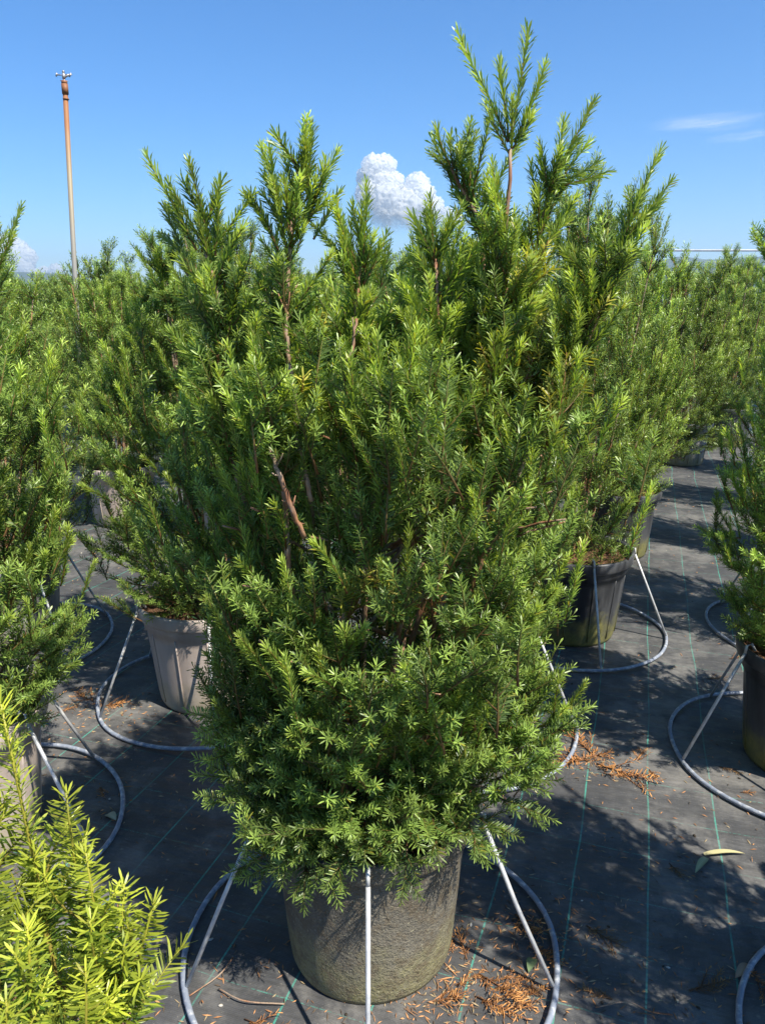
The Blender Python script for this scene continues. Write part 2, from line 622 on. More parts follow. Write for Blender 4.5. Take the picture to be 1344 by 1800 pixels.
def frame(d, ref):
    X = nrm(d)
    Z = ref - X * np.dot(ref, X)
    if np.linalg.norm(Z) < 1e-4:
        Z = np.cross(X, (0.3, 0.7, 0.1))
    Z = nrm(Z)
    Y = np.cross(Z, X)
    return np.stack([X, Y, Z], 1)       # columns


def place(var, M, p, s, tint):
    V, F, C = var
    return (V * s) @ M.T + p, F, C * tint


def interp_env(env, h):
    e = np.array(env)
    return np.interp(h, e[:, 0], e[:, 1])


def bulk(rs, env, count, centre=(0, 0), lean=None, size=1.0, hmin=0.40, hmax=1.7, bump_seed=0, inner=0.5):
    """positions and frames for sprays filling a crown envelope (local coordinates, z up from the ground)"""
    out = []
    hs = np.linspace(hmin, hmax, 200)
    wgt = interp_env(env, hs) + 0.06
    wgt = wgt * (1 + .45 * np.exp(-((hs - (hmin + .45 * (hmax - hmin))) / (.16 * (hmax - hmin))) ** 2))
    wgt = wgt / wgt.sum()
    for i in range(count):
        h = rs.choice(hs, p=wgt) + rs.uniform(-.006, .006)
        ph = rs.uniform(0, 2 * math.pi)
        Rr = interp_env(env, h)
        nz = mnoise.noise(Vector((math.cos(ph) * 1.9 + bump_seed, math.sin(ph) * 1.9, h * 3.4)))
        Rr *= 1 + 0.34 * nz
        fr = inner + (1 - inner) * rs.uniform(0, 1) ** 0.55
        L = rs.uniform(0.72, 1.15) * size
        k = (h - hmin) / (hmax - hmin)
        el = np.interp(k, [0, .12, .4, .75, 1.0], [R_(0), R_(22), R_(50), R_(64), R_(74)]) + rs.normal(0, R_(13))
        az = ph + rs.normal(0, 0.42)
        d = np.array((math.cos(az) * math.cos(el), math.sin(az) * math.cos(el), math.sin(el)))
        tip = np.array((math.cos(ph) * Rr * fr + centre[0] * (k * 2.2 - .45), math.sin(ph) * Rr * fr + centre[1], h))
        outw = np.array((math.cos(ph), math.sin(ph), 0))
        ref = np.array((0, 0, 1.0)) - outw * 0.55 + rs.normal(0, .35, 3)
        base = tip - d * 0.17 * L
        out.append((base, frame(d, ref), L, fr, k, outw))
    return out


# sprays and shoots shared by every bush
SPR_LEN, UPR_LEN = 0.19, 0.20
def sprays(seed, classes, nv, **kw):
    return [(c, [spray(seed + 10 * j + i, L=SPR_LEN * c, nside=(max(2, int(round(4.4 * c))) + i % 2), **kw) for i in range(nv)]) for j, c in enumerate(classes)]
def uprights(seed, classes, nv, **kw):
    return [(c, [upright(seed + 10 * j + i, L=UPR_LEN * c, curve=0.05 + .04 * (i % 3), **kw) for i in range(nv)]) for j, c in enumerate(classes)]
def pick(lib, s, k):
    """the variant whose own length is nearest the wanted one, and the small scale left over: needles keep their size"""
    j = int(np.argmin([abs(math.log(c / s)) for c, _ in lib]))
    vs = lib[j][1]
    return j, int(k) % len(vs), s / lib[j][0]
def fol(lib, s, k):
    j, i, sc = pick(lib, s, k)
    return lib[j][1][i], sc
N_NEAR = dict(spacing=0.0015, w=0.0024, ln=0.0210)
SPR = sprays(100, (0.5, 0.75, 1.0), 5, **N_NEAR)
UPR = uprights(200, (0.3, 0.5, 0.8, 1.25), 4, pal='lush', ln=0.0235, w=.0025, spacing=.00110, asc=.60)
SPR_G = sprays(300, (0.5, 0.8), 3, pal='gold', spacing=0.0021, w=.0033, ln=.0255, yellow=.15)
SPR_M = sprays(400, (0.5, 0.75, 1.0), 3, spacing=0.0032, w=0.0043, ln=0.025, lod=1)
UPR_M = uprights(450, (0.3, 0.5, 0.9), 3, pal='lush', ln=0.027, w=.0042, spacing=.0026, lod=1, asc=.62)
SPR_L = sprays(500, (0.7, 1.05), 3, spacing=0.0070, w=0.0085, ln=0.030, lod=1)
UPR_L = uprights(550, (0.5, 1.0), 3, spacing=0.0060, w=0.0080, ln=0.032, lod=1)


def bezier_pts(pts, n=14):
    """smooth polyline through control points (Catmull-Rom)"""
    P = np.asarray(pts, float)
    P = np.vstack([2 * P[0] - P[1], P, 2 * P[-1] - P[-2]])
    out = []
    m = len(P) - 3
    for i in range(m):
        p0, p1, p2, p3 = P[i:i + 4]
        k = max(2, n // m)
        for t in np.linspace(0, 1, k, endpoint=(i == m - 1)):
            out.append(0.5 * ((2 * p1) + (-p0 + p2) * t + (2 * p0 - 5 * p1 + 4 * p2 - p3) * t ** 2 + (-p0 + 3 * p1 - 3 * p2 + p3) * t ** 3))
    return np.array(out)


def bow(a, b, n=7, amt=0.06, rs=None):
    """a gently bowed line from a to b"""
    a, b = np.asarray(a, float), np.asarray(b, float)
    L = np.linalg.norm(b - a)
    off = (rs.normal(0, 1, 3) if rs is not None else np.array((0, 0, 1.0))) * amt * L
    t = np.linspace(0, 1, n)[:, None]
    return a + (b - a) * t + off * (t * (1 - t)) * 2


# ------------------------------------------------------------------ SETTING
# ground: one sheet out to the horizon
gme = tri_mesh('ground', [(-5000, -5000, 0), (5000, -5000, 0), (5000, 5000, 0), (-5000, 5000, 0)], [(0, 1, 2), (0, 2, 3)], mat=mat_simple('dry_field', (0.07, 0.09, 0.03), (0.14, 0.13, 0.07), 0.5, 0.9, 0.2))
gob = tag(link('ground', gme), kind='structure')
fme = tri_mesh('ground_fabric', [(-30, -12, .004), (30, -12, .004), (30, 60, .004), (-30, 60, .004)], [(0, 1, 2), (0, 2, 3)], mat=M_FAB)
tag(link('ground_fabric', fme), kind='structure')

# hills on the horizon
def hills():
    V, F = [], []
    n = 220
    for j, (dist, base) in enumerate([(2600, 0), (3000, .55), (3400, 1.0), (3800, .6)]):
        for i in range(n):
            a = R_(-60 + 120 * i / (n - 1))
            h = 70 + 100 * (mnoise.fractal(Vector((i * 0.035, j * 0.11, 2.2)), 1.0, 2.0, 5) + 0.35)
            h *= base
            h *= 0.62 + 0.38 * min(1, max(0, i / (n - 1) * 2 - .35))
            V.append((math.sin(a) * dist, math.cos(a) * dist, max(0, h) - 1))
    for j in range(3):
        for i in range(n - 1):
            a, b = j * n + i, (j + 1) * n + i
            F += [(a, a + 1, b + 1), (a, b + 1, b)]
    me = tri_mesh('hills', V, F, mat=mat_simple('wooded_hillside', (0.035, 0.06, 0.03), (0.07, 0.09, 0.045), 0.004, 0.9, 0.1), smooth=True)
    tag(link('hills', me), kind='structure')
hills()

# ------------------------------------------------------------------ CLOUDS
def mat_cloud():
    a = NT('cumulus')
    tc = a.n('ShaderNodeTexCoord')
    d = a.n('ShaderNodeBsdfDiffuse')
    d.inputs['Color'].default_value = (0.93, 0.93, 0.93, 1)
    t = a.n('ShaderNodeBsdfTranslucent')
    t.inputs['Color'].default_value = (0.9, 0.92, 0.95, 1)
    m1 = a.n('ShaderNodeMixShader')
    m1.inputs[0].default_value = 0.62
    a.l(d.outputs[0], m1.inputs[1])
    a.l(t.outputs[0], m1.inputs[2])
    # thins out towards its base and at its ragged edge
    sep = a.n('ShaderNodeSeparateXYZ')
    a.l(tc.outputs['Generated'], sep.inputs[0])
    nz = a.noise(tc.outputs['Generated'], 7.0, 5, 0.6)
    lw = a.n('ShaderNodeLayerWeight')
    lw.inputs['Blend'].default_value = 0.5
    nz2 = a.noise(tc.outputs['Generated'], 26.0, 5, 0.7)
    edge = a.ramp(a.math('MULTIPLY_ADD', nz2, 0.3, a.math('SUBTRACT', lw.outputs['Facing'], 0.15)), [(0.20, 1.0), (0.82, 0.0)])
    zz = a.math('MULTIPLY_ADD', nz, 0.30, a.math('SUBTRACT', sep.outputs['Z'], 0.15))
    base = a.ramp(zz, [(0.05, 0.0), (0.42, 1.0)])
    al = a.math('MULTIPLY', edge, base)
    tr = a.n('ShaderNodeBsdfTransparent')
    m2 = a.n('ShaderNodeMixShader')
    a.l(al, m2.inputs[0])
    a.l(tr.outputs[0], m2.inputs[1])
    a.l(m1.outputs[0], m2.inputs[2])
    return a.done(m2.outputs[0])
M_CLOUD = mat_cloud()


def ico(sub):
    import bmesh
    bm = bmesh.new()
    bmesh.ops.create_icosphere(bm, subdivisions=sub, radius=1)
    V = np.array([v.co[:] for v in bm.verts])
    F = np.array([[v.index for v in f.verts] for f in bm.faces])
    bm.free()
    return V, F
ICO = ico(5)
ICO2 = ico(1)


def cloud(name, blobs, dist, seed, label):
    """blobs: (u, v, radius_px) at the distance"""
    rs = np.random.default_rng(seed)
    parts = []
    for (u, v, r) in blobs:
        c = at(u, v, dist)
        rad = r / 1352.0 * dist
        V, F = ICO
        sc = rad * np.array((1, 0.9, 0.92))
        disp = np.array([abs(mnoise.fractal(Vector(p * 1.7 + c / rad * .3), 0.8, 2.1, 3)) + .4 * abs(mnoise.noise(Vector(p * 6.5 + c / rad))) for p in V])
        VV = V * (1 + 0.22 * disp[:, None]) * sc + c + np.array((0, rs.uniform(-.5, .5) * rad, 0))
        parts.append((VV, F))
    V, F, _ = merge(parts)
    o = link(name, tri_mesh(name, V, F, mat=M_CLOUD, smooth=True))
    return tag(o, label, 'cloud', 'clouds low in the blue sky')
cloud('cumulus_cloud', [(656, 294, 19), (676, 292, 18), (645, 312, 17), (668, 318, 26), (690, 322, 18), (650, 340, 24), (732, 326, 20), (742, 345, 20),
                        (705, 352, 26), (680, 352, 28), (722, 365, 28), (758, 366, 20), (700, 382, 30), (745, 388, 28), (785, 384, 18), (670, 380, 20), (805, 392, 14)], 9000, 3,
      'puffy white cumulus cloud with two heaped tops, between the tips of the large yew')
cloud('cumulus_cloud', [(28, 440, 20), (8, 436, 24), (48, 452, 16), (22, 450, 20), (5, 455, 24), (40, 470, 20), (20, 485, 26), (-30, 460, 34), (60, 488, 16), (75, 478, 10), (98, 476, 12)], 9000, 5,
      'small white cumulus cloud low at the left, beside the rusty sprinkler pole')


def mat_wisp(seed):
    a = NT('cirrus_wisp')
    tc = a.n('ShaderNodeTexCoord')
    mp = a.n('ShaderNodeMapping')
    mp.inputs['Scale'].default_value = (1.6, 5.5, 1)
    mp.inputs['Location'].default_value = (seed, 0, 0)
    mp.inputs['Rotation'].default_value = (0, 0, R_(10))
    a.l(tc.outputs['Generated'], mp.inputs[0])
    nz = a.noise(mp.outputs[0], 1.2, 5, 0.6)
    g = a.n('ShaderNodeVectorMath', operation='DISTANCE')
    a.l(tc.outputs['Generated'], g.inputs[0])
    g.inputs[1].default_value = (0.5, 0.5, 0.5)
    fall = a.ramp(g.outputs['Value'], [(0.12, 1), (0.48, 0)])
    al = a.math('MULTIPLY', a.ramp(nz, [(0.34, 0), (0.74, 0.40)]), fall)
    tl = a.n('ShaderNodeBsdfTranslucent')
    tl.inputs['Color'].default_value = (0.95, 0.95, 0.95, 1)
    df = a.n('ShaderNodeBsdfDiffuse')
    df.inputs['Color'].default_value = (0.95, 0.95, 0.95, 1)
    ad = a.n('ShaderNodeMixShader')
    a.l(df.outputs[0], ad.inputs[1])
    a.l(tl.outputs[0], ad.inputs[2])
    tr = a.n('ShaderNodeBsdfTransparent')
    m2 = a.n('ShaderNodeMixShader')
    a.l(al, m2.inputs[0])
    a.l(tr.outputs[0], m2.inputs[1])
    a.l(ad.outputs[0], m2.inputs[2])
    return a.done(m2.outputs[0])


def wisp(u, v, wpx, hpx, tilt, seed, label):
    c = at(u, v, 9500)
    w, h = wpx / 1352 * 9500 / 2, hpx / 1352 * 9500 / 2
    n = 12
    V, F = [], []
    for i in range(n + 1):
        for j in range(n + 1):
            x, y = (i / n * 2 - 1), (j / n * 2 - 1)
            px, pz = x * w, y * h
            V.append((px * math.cos(tilt) - pz * math.sin(tilt), pz * 3.0 + 60 * mnoise.noise(Vector((x * 2, y * 2, seed))), px * math.sin(tilt) + pz * math.cos(tilt)))
    for i in range(n):
        for j in range(n):
            a, b = i * (n + 1) + j, (i + 1) * (n + 1) + j
            F += [(a, b, b + 1), (a, b + 1, a + 1)]
    me = tri_mesh('wispy_cloud', V, F, mat=mat_wisp(seed), smooth=True)
    o = link('wispy_cloud', me)
    o.location = c
    tag(o, label, 'cloud', 'clouds low in the blue sky')
wisp(1245, 214, 190, 85, R_(8), 1.3, 'larger thin white wisp of cloud in the upper right sky')
wisp(1300, 240, 120, 34, R_(12), 4.1, 'smaller thin white wisp of cloud, lower one near the right edge')

# ------------------------------------------------------------------ POLES AND FRAME
def sprinkler_pole():
    top = at(115, 160, 6.0)
    low = at(130, 445, 6.0)
    k = top[2] / (top[2] - low[2])
    basex = top[0] + (low[0] - top[0]) * k
    t = empty('sprinkler_pole', (basex, 6.0, 0))
    tag(t, 'tall rusty sprinkler pole rising above the bushes at the left', 'sprinkler')
    tp = np.array((top[0] - basex, 0, top[2]))
    V, F = tube_arrays(np.array([(0, 0, 0), tp * .5, tp]), 0.0175, 14)
    link('pole', tri_mesh('pole', V, F, mat=M_POLE, smooth=True), t)
    V1, F1 = tube_arrays(np.array([tp + (0, 0, -.02), tp + (0, 0, .045)]), 0.0225, 14)
    V2, F2 = tube_arrays(np.array([tp + (0, 0, .045), tp + (0, 0, .065)]), 0.021, 12)
    V3, F3 = tube_arrays(np.array([tp + (0, 0, -.055), tp + (0, 0, -.047)]), 0.0215, 12)
    V, F, _ = merge([(V1, F1), (V2, F2), (V3, F3)])
    link('coupling', tri_mesh('coupling', V, F, mat=M_POLE), t)
    h = tp + np.array((0, 0, .055))
    parts = [tube_arrays(np.array([h, h + (0, 0, .035)]), 0.011, 10),
             tube_arrays(np.array([h + (0, 0, .035), h + (0, 0, .065), h + (0, 0, .10)]), [0.017, .020, .011], 10),
             tube_arrays(np.array([h + (0, 0, .10), h + (0, 0, .118)]), 0.014, 8),
             tube_arrays(np.array([h + (-.045, 0, .018), h + (.045, 0, .012)]), 0.004, 6)]
    V, F, _ = merge(parts)
    hd = link('sprinkler_head', tri_mesh('sprinkler_head', (V - h) * .62 + h, F, mat=M_STEEL), t)
    V, F, _ = merge([tube_arrays(np.array([h + (-.005, 0, .05), h + (.03, 0, .062), h + (.062, -.004, .078)]), [.013, .012, .008], 8)])
    link('nozzle', tri_mesh('nozzle', (V - h) * .62 + h, F, mat=M_STEEL), hd)
    V, F, _ = merge([tube_arrays(np.array([h + (-.08, 0, .078), h + (-.02, .004, .074), h + (.05, 0, .082), h + (.095, 0, .078)]), [.009, .005, .005, .007], 6),
                     tube_arrays(np.array([h + (.06, 0, .055), h + (.085, 0, .095)]), [.012, .006], 6),
                     tube_arrays(np.array([h + (-.085, 0, .06), h + (-.075, 0, .095)]), [.010, .008], 6)])
    link('swing_arm', tri_mesh('swing_arm', (V - h) * .62 + h, F, mat=M_STEEL), hd)
sprinkler_pole()


def rail(name, x0, x1, y, z, r, posts, label, mat):
    t = empty(name, ((x0 + x1) / 2, y, 0))
    tag(t, label, 'support frame')
    V, F = tube_arrays(np.array([(x0 - (x0 + x1) / 2, 0, z), ((x1 - x0) / 2, 0, z + .0)]), r, 10)
    link('rail', tri_mesh('rail', V, F, mat=mat, smooth=True), t)
    for px_ in posts:
        V, F = tube_arrays(np.array([(px_ - (x0 + x1) / 2, 0, 0), (px_ - (x0 + x1) / 2, 0, z)]), r * .9, 8)
        link('post', tri_mesh('post', V, F, mat=mat, smooth=True), t)
rail('pipe_frame', 6.0, 30.0, 24.0, 3.06, 0.032, [6.6, 13.2, 21.2, 27.2], 'long white horizontal pipe frame on posts behind the bushes at the right', mat_simple('white_pipe', (0.6, 0.6, 0.6), (0.8, 0.8, 0.8), 4, .5))
rail('wire_frame', -34.0, -9.0, 45.0, 2.40, 0.03, [-33, -27, -21, -14], 'thin dark horizontal wire frame behind the bushes at the left', mat_simple('dark_wire', (0.05, 0.06, 0.08), (0.09, 0.1, 0.12), 4, .5))

# ------------------------------------------------------------------ POTS
def build_pot(mat, H=0.44, rt=0.265, rb=0.205, wob=0.006, seed=1, plain=False):
    t = empty('plant_pot', (0, 0, 0))
    z1 = H - 0.055
    z2 = H - 0.10
    f = lambda z: rb + (rt - 0.022 - rb) * (z / H)
    prof = [(0.0, 0.012), (rb - 0.03, 0.012), (rb - .018, 0.002), (rb - 0.005, 0.004), (rb, 0.018)]
    for z in np.linspace(0.06, z2, 9):
        prof.append((f(z), z))
    if not plain:
        prof += [(f(z2) + .009, z2 + .003), (f(z2) + 0.010, z1)]
    else:
        prof += [(f(z1), z1)]
    wl = lathe(prof, 56, wob, seed)
    o = link('pot_wall', tri_mesh('pot_wall', wl[0], wl[1], mat=mat, smooth=True), t)
    prof = [(f(z1), z1 - .002), (rt - .004, z1 + .001), (rt, z1 + .008), (rt + .004, H - .008), (rt, H), (rt - .010, H - .001), (rt - .014, H - .012), (f(z1) - .008, z1 - .06)]
    rm = lathe(prof, 56, wob, seed)
    link('rim', tri_mesh('rim', rm[0], rm[1], mat=mat, smooth=True), t)
    # vertical seams moulded in the wall
    if not plain:
        parts = []
        for k in range(12):
            a = k * math.pi / 6 + .2
            P = np.array([((f(z) + .0005) * math.cos(a), (f(z) + .0005) * math.sin(a), z) for z in np.linspace(.03, z2 - .004, 6)])
            parts.append(tube_arrays(P, 0.0035, 5))
        V, F, _ = merge(parts)
        link('moulded_ribs', tri_mesh('moulded_ribs', V, F, mat=mat, smooth=True), t)
    # soil with bark chips
    rs = np.random.default_rng(seed)
    n = 14
    V, F = [(0, 0, H - .035)], []
    for i in range(1, n + 1):
        for a in range(30):
            th = a * math.pi / 15
            r = (rt - .022) * i / n
            V.append((r * math.cos(th), r * math.sin(th), H - .045 + .016 * mnoise.noise(Vector((r * 30 * math.cos(th), r * 30 * math.sin(th), seed)))))
    for a in range(30):
        F.append((0, 1 + a, 1 + (a + 1) % 30))
    for i in range(n - 1):
        for a in range(30):
            p, q = 1 + i * 30 + a, 1 + i * 30 + (a + 1) % 30
            F += [(p, p + 30, q + 30), (p, q + 30, q)]
    link('soil', tri_mesh('soil', V, F, mat=M_SOIL, smooth=True), t)
    return t


def copy_tree(o, parent=None):
    c = o.copy()
    col.objects.link(c)
    if parent is not None:
        c.parent = parent
    for ch in [k for k in o.children]:
        copy_tree(ch, c)
    return c


def build_stand(R=0.465, rim_r=0.275, H=0.425, n=5, phase=0.0, seed=0):
    t = empty('pot_stand', (0, 0, 0))
    rs = np.random.default_rng(seed)
    th = np.linspace(0, 2 * math.pi, 64, endpoint=False)
    rr = R * (1 + .012 * np.sin(2 * th + seed) + .006 * np.sin(5 * th))
    P = np.stack([rr * np.cos(th) + .0015 * np.sin(9 * th), rr * np.sin(th), np.full(64, .014) + .003 * np.sin(3 * th + seed)], 1)
    V, F = tube_arrays(P, 0.0076, 8, True)
    link('ground_ring', tri_mesh('ground_ring', V, F, mat=M_RING, smooth=True), t)
    for k in range(n):
        a = phase + k * 2 * math.pi / n
        p0 = np.array((R * .985 * math.cos(a), R * .985 * math.sin(a), .020))
        p1 = np.array(((rim_r + .006) * math.cos(a), (rim_r + .006) * math.sin(a), H))
        V, F = tube_arrays(np.array([p0, (p0 + p1) / 2 + rs.normal(0, .003, 3), p1]), 0.0054, 8)
        lg = link('rod', tri_mesh('rod', V, F, mat=M_ROD, smooth=True), t)
        hook = np.array([p1, p1 * (.99, .99, 1) + (0, 0, .03), p1 * (.93, .93, 1) + (0, 0, .035), p1 * (.88, .88, 1) + (0, 0, .010)])
        V, F = tube_arrays(hook, 0.005, 6)
        link('hook', tri_mesh('hook', V, F, mat=M_ROD, smooth=True), lg)
    return t


# ------------------------------------------------------------------ MAIN BUSH
MX, MY = -0.03, 1.635
ZB = 0.40
MAIN_BASE = np.array((MX, MY, ZB))


def stem_object(parent, pts, r0, r1, base, name='branch', k=8):
    P = bezier_pts(pts, 18) - base
    n = len(P)
    rs = np.random.default_rng(int(abs(P[-1][0]) * 1e4) % 9999)
    P[1:-1] += rs.normal(0, .0015, (n - 2, 3))
    rr = np.linspace(r0, r1, n) * rs.uniform(.90, 1.12, n)
    parts = [tube_arrays(P, rr, k)]
    if k >= 8:
        for q in range(7):
            i = rs.integers(3, n - 2)
            d = nrm(rs.normal(0, 1, 3)) * rs.uniform(.012, .03) + np.array((0, 0, .008))
            parts.append(tube_arrays(np.array([P[i], P[i] + d * .6, P[i] + d + (0, 0, .004)]), [rr[i] * .55, rr[i] * .4, .001], 5))
    V, F, _ = merge(parts)
    return link(name, tri_mesh(name, V, F, mat=M_BARK, smooth=True), parent)


DEADS = [spray(900 + i, 'dead', L=.11, nside=3, spacing=.004, ln=.018, w=.0026, yellow=0) for i in range(3)]


def main_bush():
    rs = np.random.default_rng(11)
    t = empty('yew_bush', tuple(MAIN_BASE))
    tag(t, 'largest yew bush, in the middle, its long shoots reaching high into the sky', 'bush', 'potted yew bushes')
    # leader paths: photograph pixel + distance
    foot = lambda dx, dy: MAIN_BASE + np.array((dx, dy, 0.0))
    leaders = [
        ([(470, 1000, 1.47), (395, 760, 1.43), (388, 560, 1.42), (360, 440, 1.42)], [((345, 440), (252, 258), 1.42), ((350, 420), (303, 318), 1.41), ((365, 440), (345, 268), 1.43), ((380, 450), (378, 305), 1.46), ((388, 500), (412, 388), 1.44), ((340, 480), (270, 350), 1.46), ((395, 540), (440, 440), 1.42)], (-.10, -.05)),
        ([(560, 1000, 1.44), (538, 840, 1.42), (505, 640, 1.40), (508, 440, 1.40), (520, 350, 1.41)], [((498, 420), (463, 240), 1.40), ((490, 440), (435, 320), 1.41), ((525, 350), (541, 188), 1.41), ((540, 350), (563, 197), 1.43), ((545, 370), (600, 250), 1.42), ((512, 400), (497, 300), 1.38), ((550, 420), (607, 330), 1.45), ((505, 500), (455, 405), 1.38), ((520, 420), (560, 300), 1.38)], (-.05, -.08)),
        ([(640, 1000, 1.46), (605, 720, 1.44), (625, 560, 1.43), (632, 470, 1.43)], [((635, 470), (664, 306), 1.43), ((630, 490), (638, 350), 1.44), ((640, 500), (690, 400), 1.46), ((620, 510), (590, 400), 1.40), ((650, 540), (712, 440), 1.5), ((640, 470), (665, 400), 1.40)], (-.02, -.05)),
        ([(720, 1000, 1.46), (760, 700, 1.44), (768, 560, 1.43), (765, 455, 1.42)], [((762, 455), (714, 370), 1.41), ((763, 460), (756, 332), 1.42), ((770, 470), (800, 362), 1.43), ((765, 500), (725, 430), 1.40), ((770, 520), (812, 450), 1.42)], (.02, -.05)),
        ([(760, 1000, 1.55), (840, 700, 1.55), (850, 450, 1.55), (828, 360, 1.55), (792, 295, 1.55)], [((790, 292), (757, 212), 1.55), ((795, 295), (788, 228), 1.56), ((796, 300), (812, 232), 1.54), ((790, 300), (744, 262), 1.53), ((822, 355), (820, 280), 1.55), ((828, 370), (785, 330), 1.54), ((840, 400), (865, 350), 1.56), ((845, 420), (890, 365), 1.58)], (.03, .03)),
        ([(800, 1000, 1.46), (875, 700, 1.42), (888, 520, 1.42), (893, 370, 1.42), (896, 262, 1.42)], [((892, 250), (798, 44), 1.41), ((893, 250), (880, 92), 1.40), ((900, 250), (926, 26), 1.43), ((902, 250), (985, 102), 1.43), ((900, 262), (948, 185), 1.41), ((893, 270), (842, 168), 1.39), ((897, 262), (905, 150), 1.39)], (.05, -.03)),
        ([(820, 1000, 1.52), (905, 700, 1.52), (935, 470, 1.50), (965, 335, 1.50)], [((968, 335), (1045, 152), 1.50), ((966, 330), (1000, 195), 1.48), ((972, 340), (1038, 232), 1.51), ((962, 335), (953, 232), 1.50), ((950, 380), (925, 270), 1.52), ((960, 350), (985, 240), 1.46), ((955, 400), (1000, 300), 1.52), ((945, 430), (1010, 360), 1.54)], (.06, 0)),
        ([(840, 1000, 1.46), (905, 840, 1.44), (1000, 660, 1.42), (1048, 560, 1.41), (1072, 475, 1.41)], [((1075, 470), (1152, 243), 1.41), ((1078, 465), (1120, 330), 1.42), ((1085, 450), (1172, 335), 1.43), ((1066, 480), (1040, 395), 1.40), ((1065, 500), (1120, 430), 1.40), ((1060, 520), (1005, 420), 1.44), ((1100, 420), (1196, 308), 1.44), ((1050, 560), (1090, 500), 1.38)], (.08, -.05)),
        ([(520, 1080, 1.42), (500, 880, 1.36), (475, 790, 1.37), (440, 640, 1.42)], [((440, 640), (410, 530), 1.42), ((445, 650), (460, 540), 1.38)], (-.06, -.1)),
        ([(600, 1100, 1.38), (690, 850, 1.32), (715, 700, 1.32)], [((715, 700), (700, 590), 1.32), ((715, 710), (745, 610), 1.33)], (0, -.1)),
    ]
    shoots = []       # explicit shoots: (base, M, scale, variant)
    sp = []
    thick = []
    for li, (path, tips, off) in enumerate(leaders):
        pts = [foot(off[0] * .6, off[1] * .6) - np.array((0, 0, .06)), foot(off[0], off[1]) + np.array((0, 0, .15))] + [at(*p) for p in path]
        thick.append((pts, rs.uniform(.007, .0095), .0028))
        for ti, (a, b, d) in enumerate(tips):
            A, Bp = at(a[0], a[1], path[-1][2]), at(b[0], b[1], d)
            dv = Bp - A
            L = np.linalg.norm(dv)
            L = max(L - .016, .05)
            shoots.append((A, frame(dv, rs.normal(0, 1, 3)), L / UPR_LEN, li * 3 + ti))
            # short laterals low on the shoot
            if L > .10:
                for q in range(int(L / (0.07 if li != 5 else .3))):
                    f = rs.uniform(.02, .38)
                    dd = nrm(nrm(dv) * 1.0 + rs.normal(0, .45, 3))
                    shoots.append((A + dv * f, frame(dd, rs.normal(0, 1, 3)), rs.uniform(.28, .50), int(rs.integers(99))))
        # laterals on the upper leader
        P = bezier_pts(pts, 40)
        top = P[-1]
        for i in range(5, len(P) - 1):
            if P[i][2] < 1.25:
                continue
            k = (P[i][2] - 1.30) / max(.05, top[2] - 1.30)
            for r in range(3 if k < .62 else 1):
                if k > 0.72 and li in (5,) :
                    continue
                if r < 3:
                    a3 = rs.uniform(0, 6.283)
                    e3 = R_(rs.uniform(50, 84))
                    d3 = np.array((math.cos(a3) * math.cos(e3), math.sin(a3) * math.cos(e3), math.sin(e3)))
                    if not (math.sin(a3) < -.4 and rs.uniform() < .25):
                        shoots.append((P[i], frame(d3, rs.normal(0, 1, 3)), rs.uniform(.36, .85), int(rs.integers(99))))
                az = rs.uniform(0, 6.283)
                el = R_(rs.uniform(45, 78))
                if math.sin(az) < -.35 and rs.uniform() < .4:
                    continue
                d = np.array((math.cos(az) * math.cos(el), math.sin(az) * math.cos(el), math.sin(el)))
                s = rs.uniform(.55, .95) * (1 - .35 * k)
                sp.append((P[i], frame(d, np.array((0, 0, 1.)) - d * .3 + rs.normal(0, .3, 3)), s, 1.0, .8 + .2 * k, d))
    env = [(.38, .20), (.46, .29), (.56, .38), (.70, .40), (.95, .43), (1.2, .46), (1.40, .455), (1.50, .39), (1.60, .26), (1.70, .08)]
    c0 = (0.045, 0.0)
    for (u0, v0, u1, v1, d0, d1, k) in [
        (520, 1490, 425, 1560, 1.45, 1.36, 1.0), (540, 1500, 525, 1600, 1.42, 1.33, .95), (560, 1510, 590, 1595, 1.40, 1.32, .9), (600, 1450, 560, 1500, 1.38, 1.27, 1.0),
        (715, 1480, 714, 1590, 1.36, 1.30, .75), (660, 1440, 685, 1510, 1.36, 1.27, .9), (700, 1440, 735, 1500, 1.36, 1.27, .85), (800, 1440, 880, 1520, 1.45, 1.40, .95),
        (830, 1430, 915, 1480, 1.48, 1.42, .95), (870, 1400, 975, 1440, 1.52, 1.48, 1.0), (860, 1370, 985, 1380, 1.55, 1.52, 1.0), (470, 1420, 345, 1390, 1.50, 1.46, 1.05),
        (480, 1400, 340, 1330, 1.55, 1.52, 1.1), (500, 1440, 400, 1440, 1.46, 1.40, 1.0), (620, 1420, 610, 1470, 1.38, 1.25, .9), (470, 1500, 400, 1545, 1.50, 1.46, .9), (780, 1430, 800, 1490, 1.42, 1.33, .9), (640, 1440, 645, 1520, 1.38, 1.27, 1), (580, 1440, 470, 1530, 1.42, 1.33, 1), (760, 1440, 775, 1520, 1.38, 1.29, 1), (820, 1440, 850, 1515, 1.44, 1.36, 1), (520, 1450, 490, 1560, 1.45, 1.34, 1), (620, 1480, 575, 1570, 1.37, 1.27, 1), (450, 1350, 345, 1290, 1.55, 1.5, 1), (470, 1300, 330, 1240, 1.56, 1.52, 1)]:
        A_, B_ = at(u0, v0, d0), at(u1, v1, d1)
        dv_ = B_ - A_
        sp.append((A_, frame(dv_, np.array((0, -.5, 1.0))), np.linalg.norm(dv_) / SPR_LEN, 1.6, .2, np.array((0, -1, 0))))
    bk = bulk(rs, env, 1400, c0, hmin=.40, hmax=1.64, bump_seed=3.3, size=.92)
    sprays = [(b + np.array((MX, MY, 0)), M, s, fr, k, ow) for (b, M, s, fr, k, ow) in bk] + sp
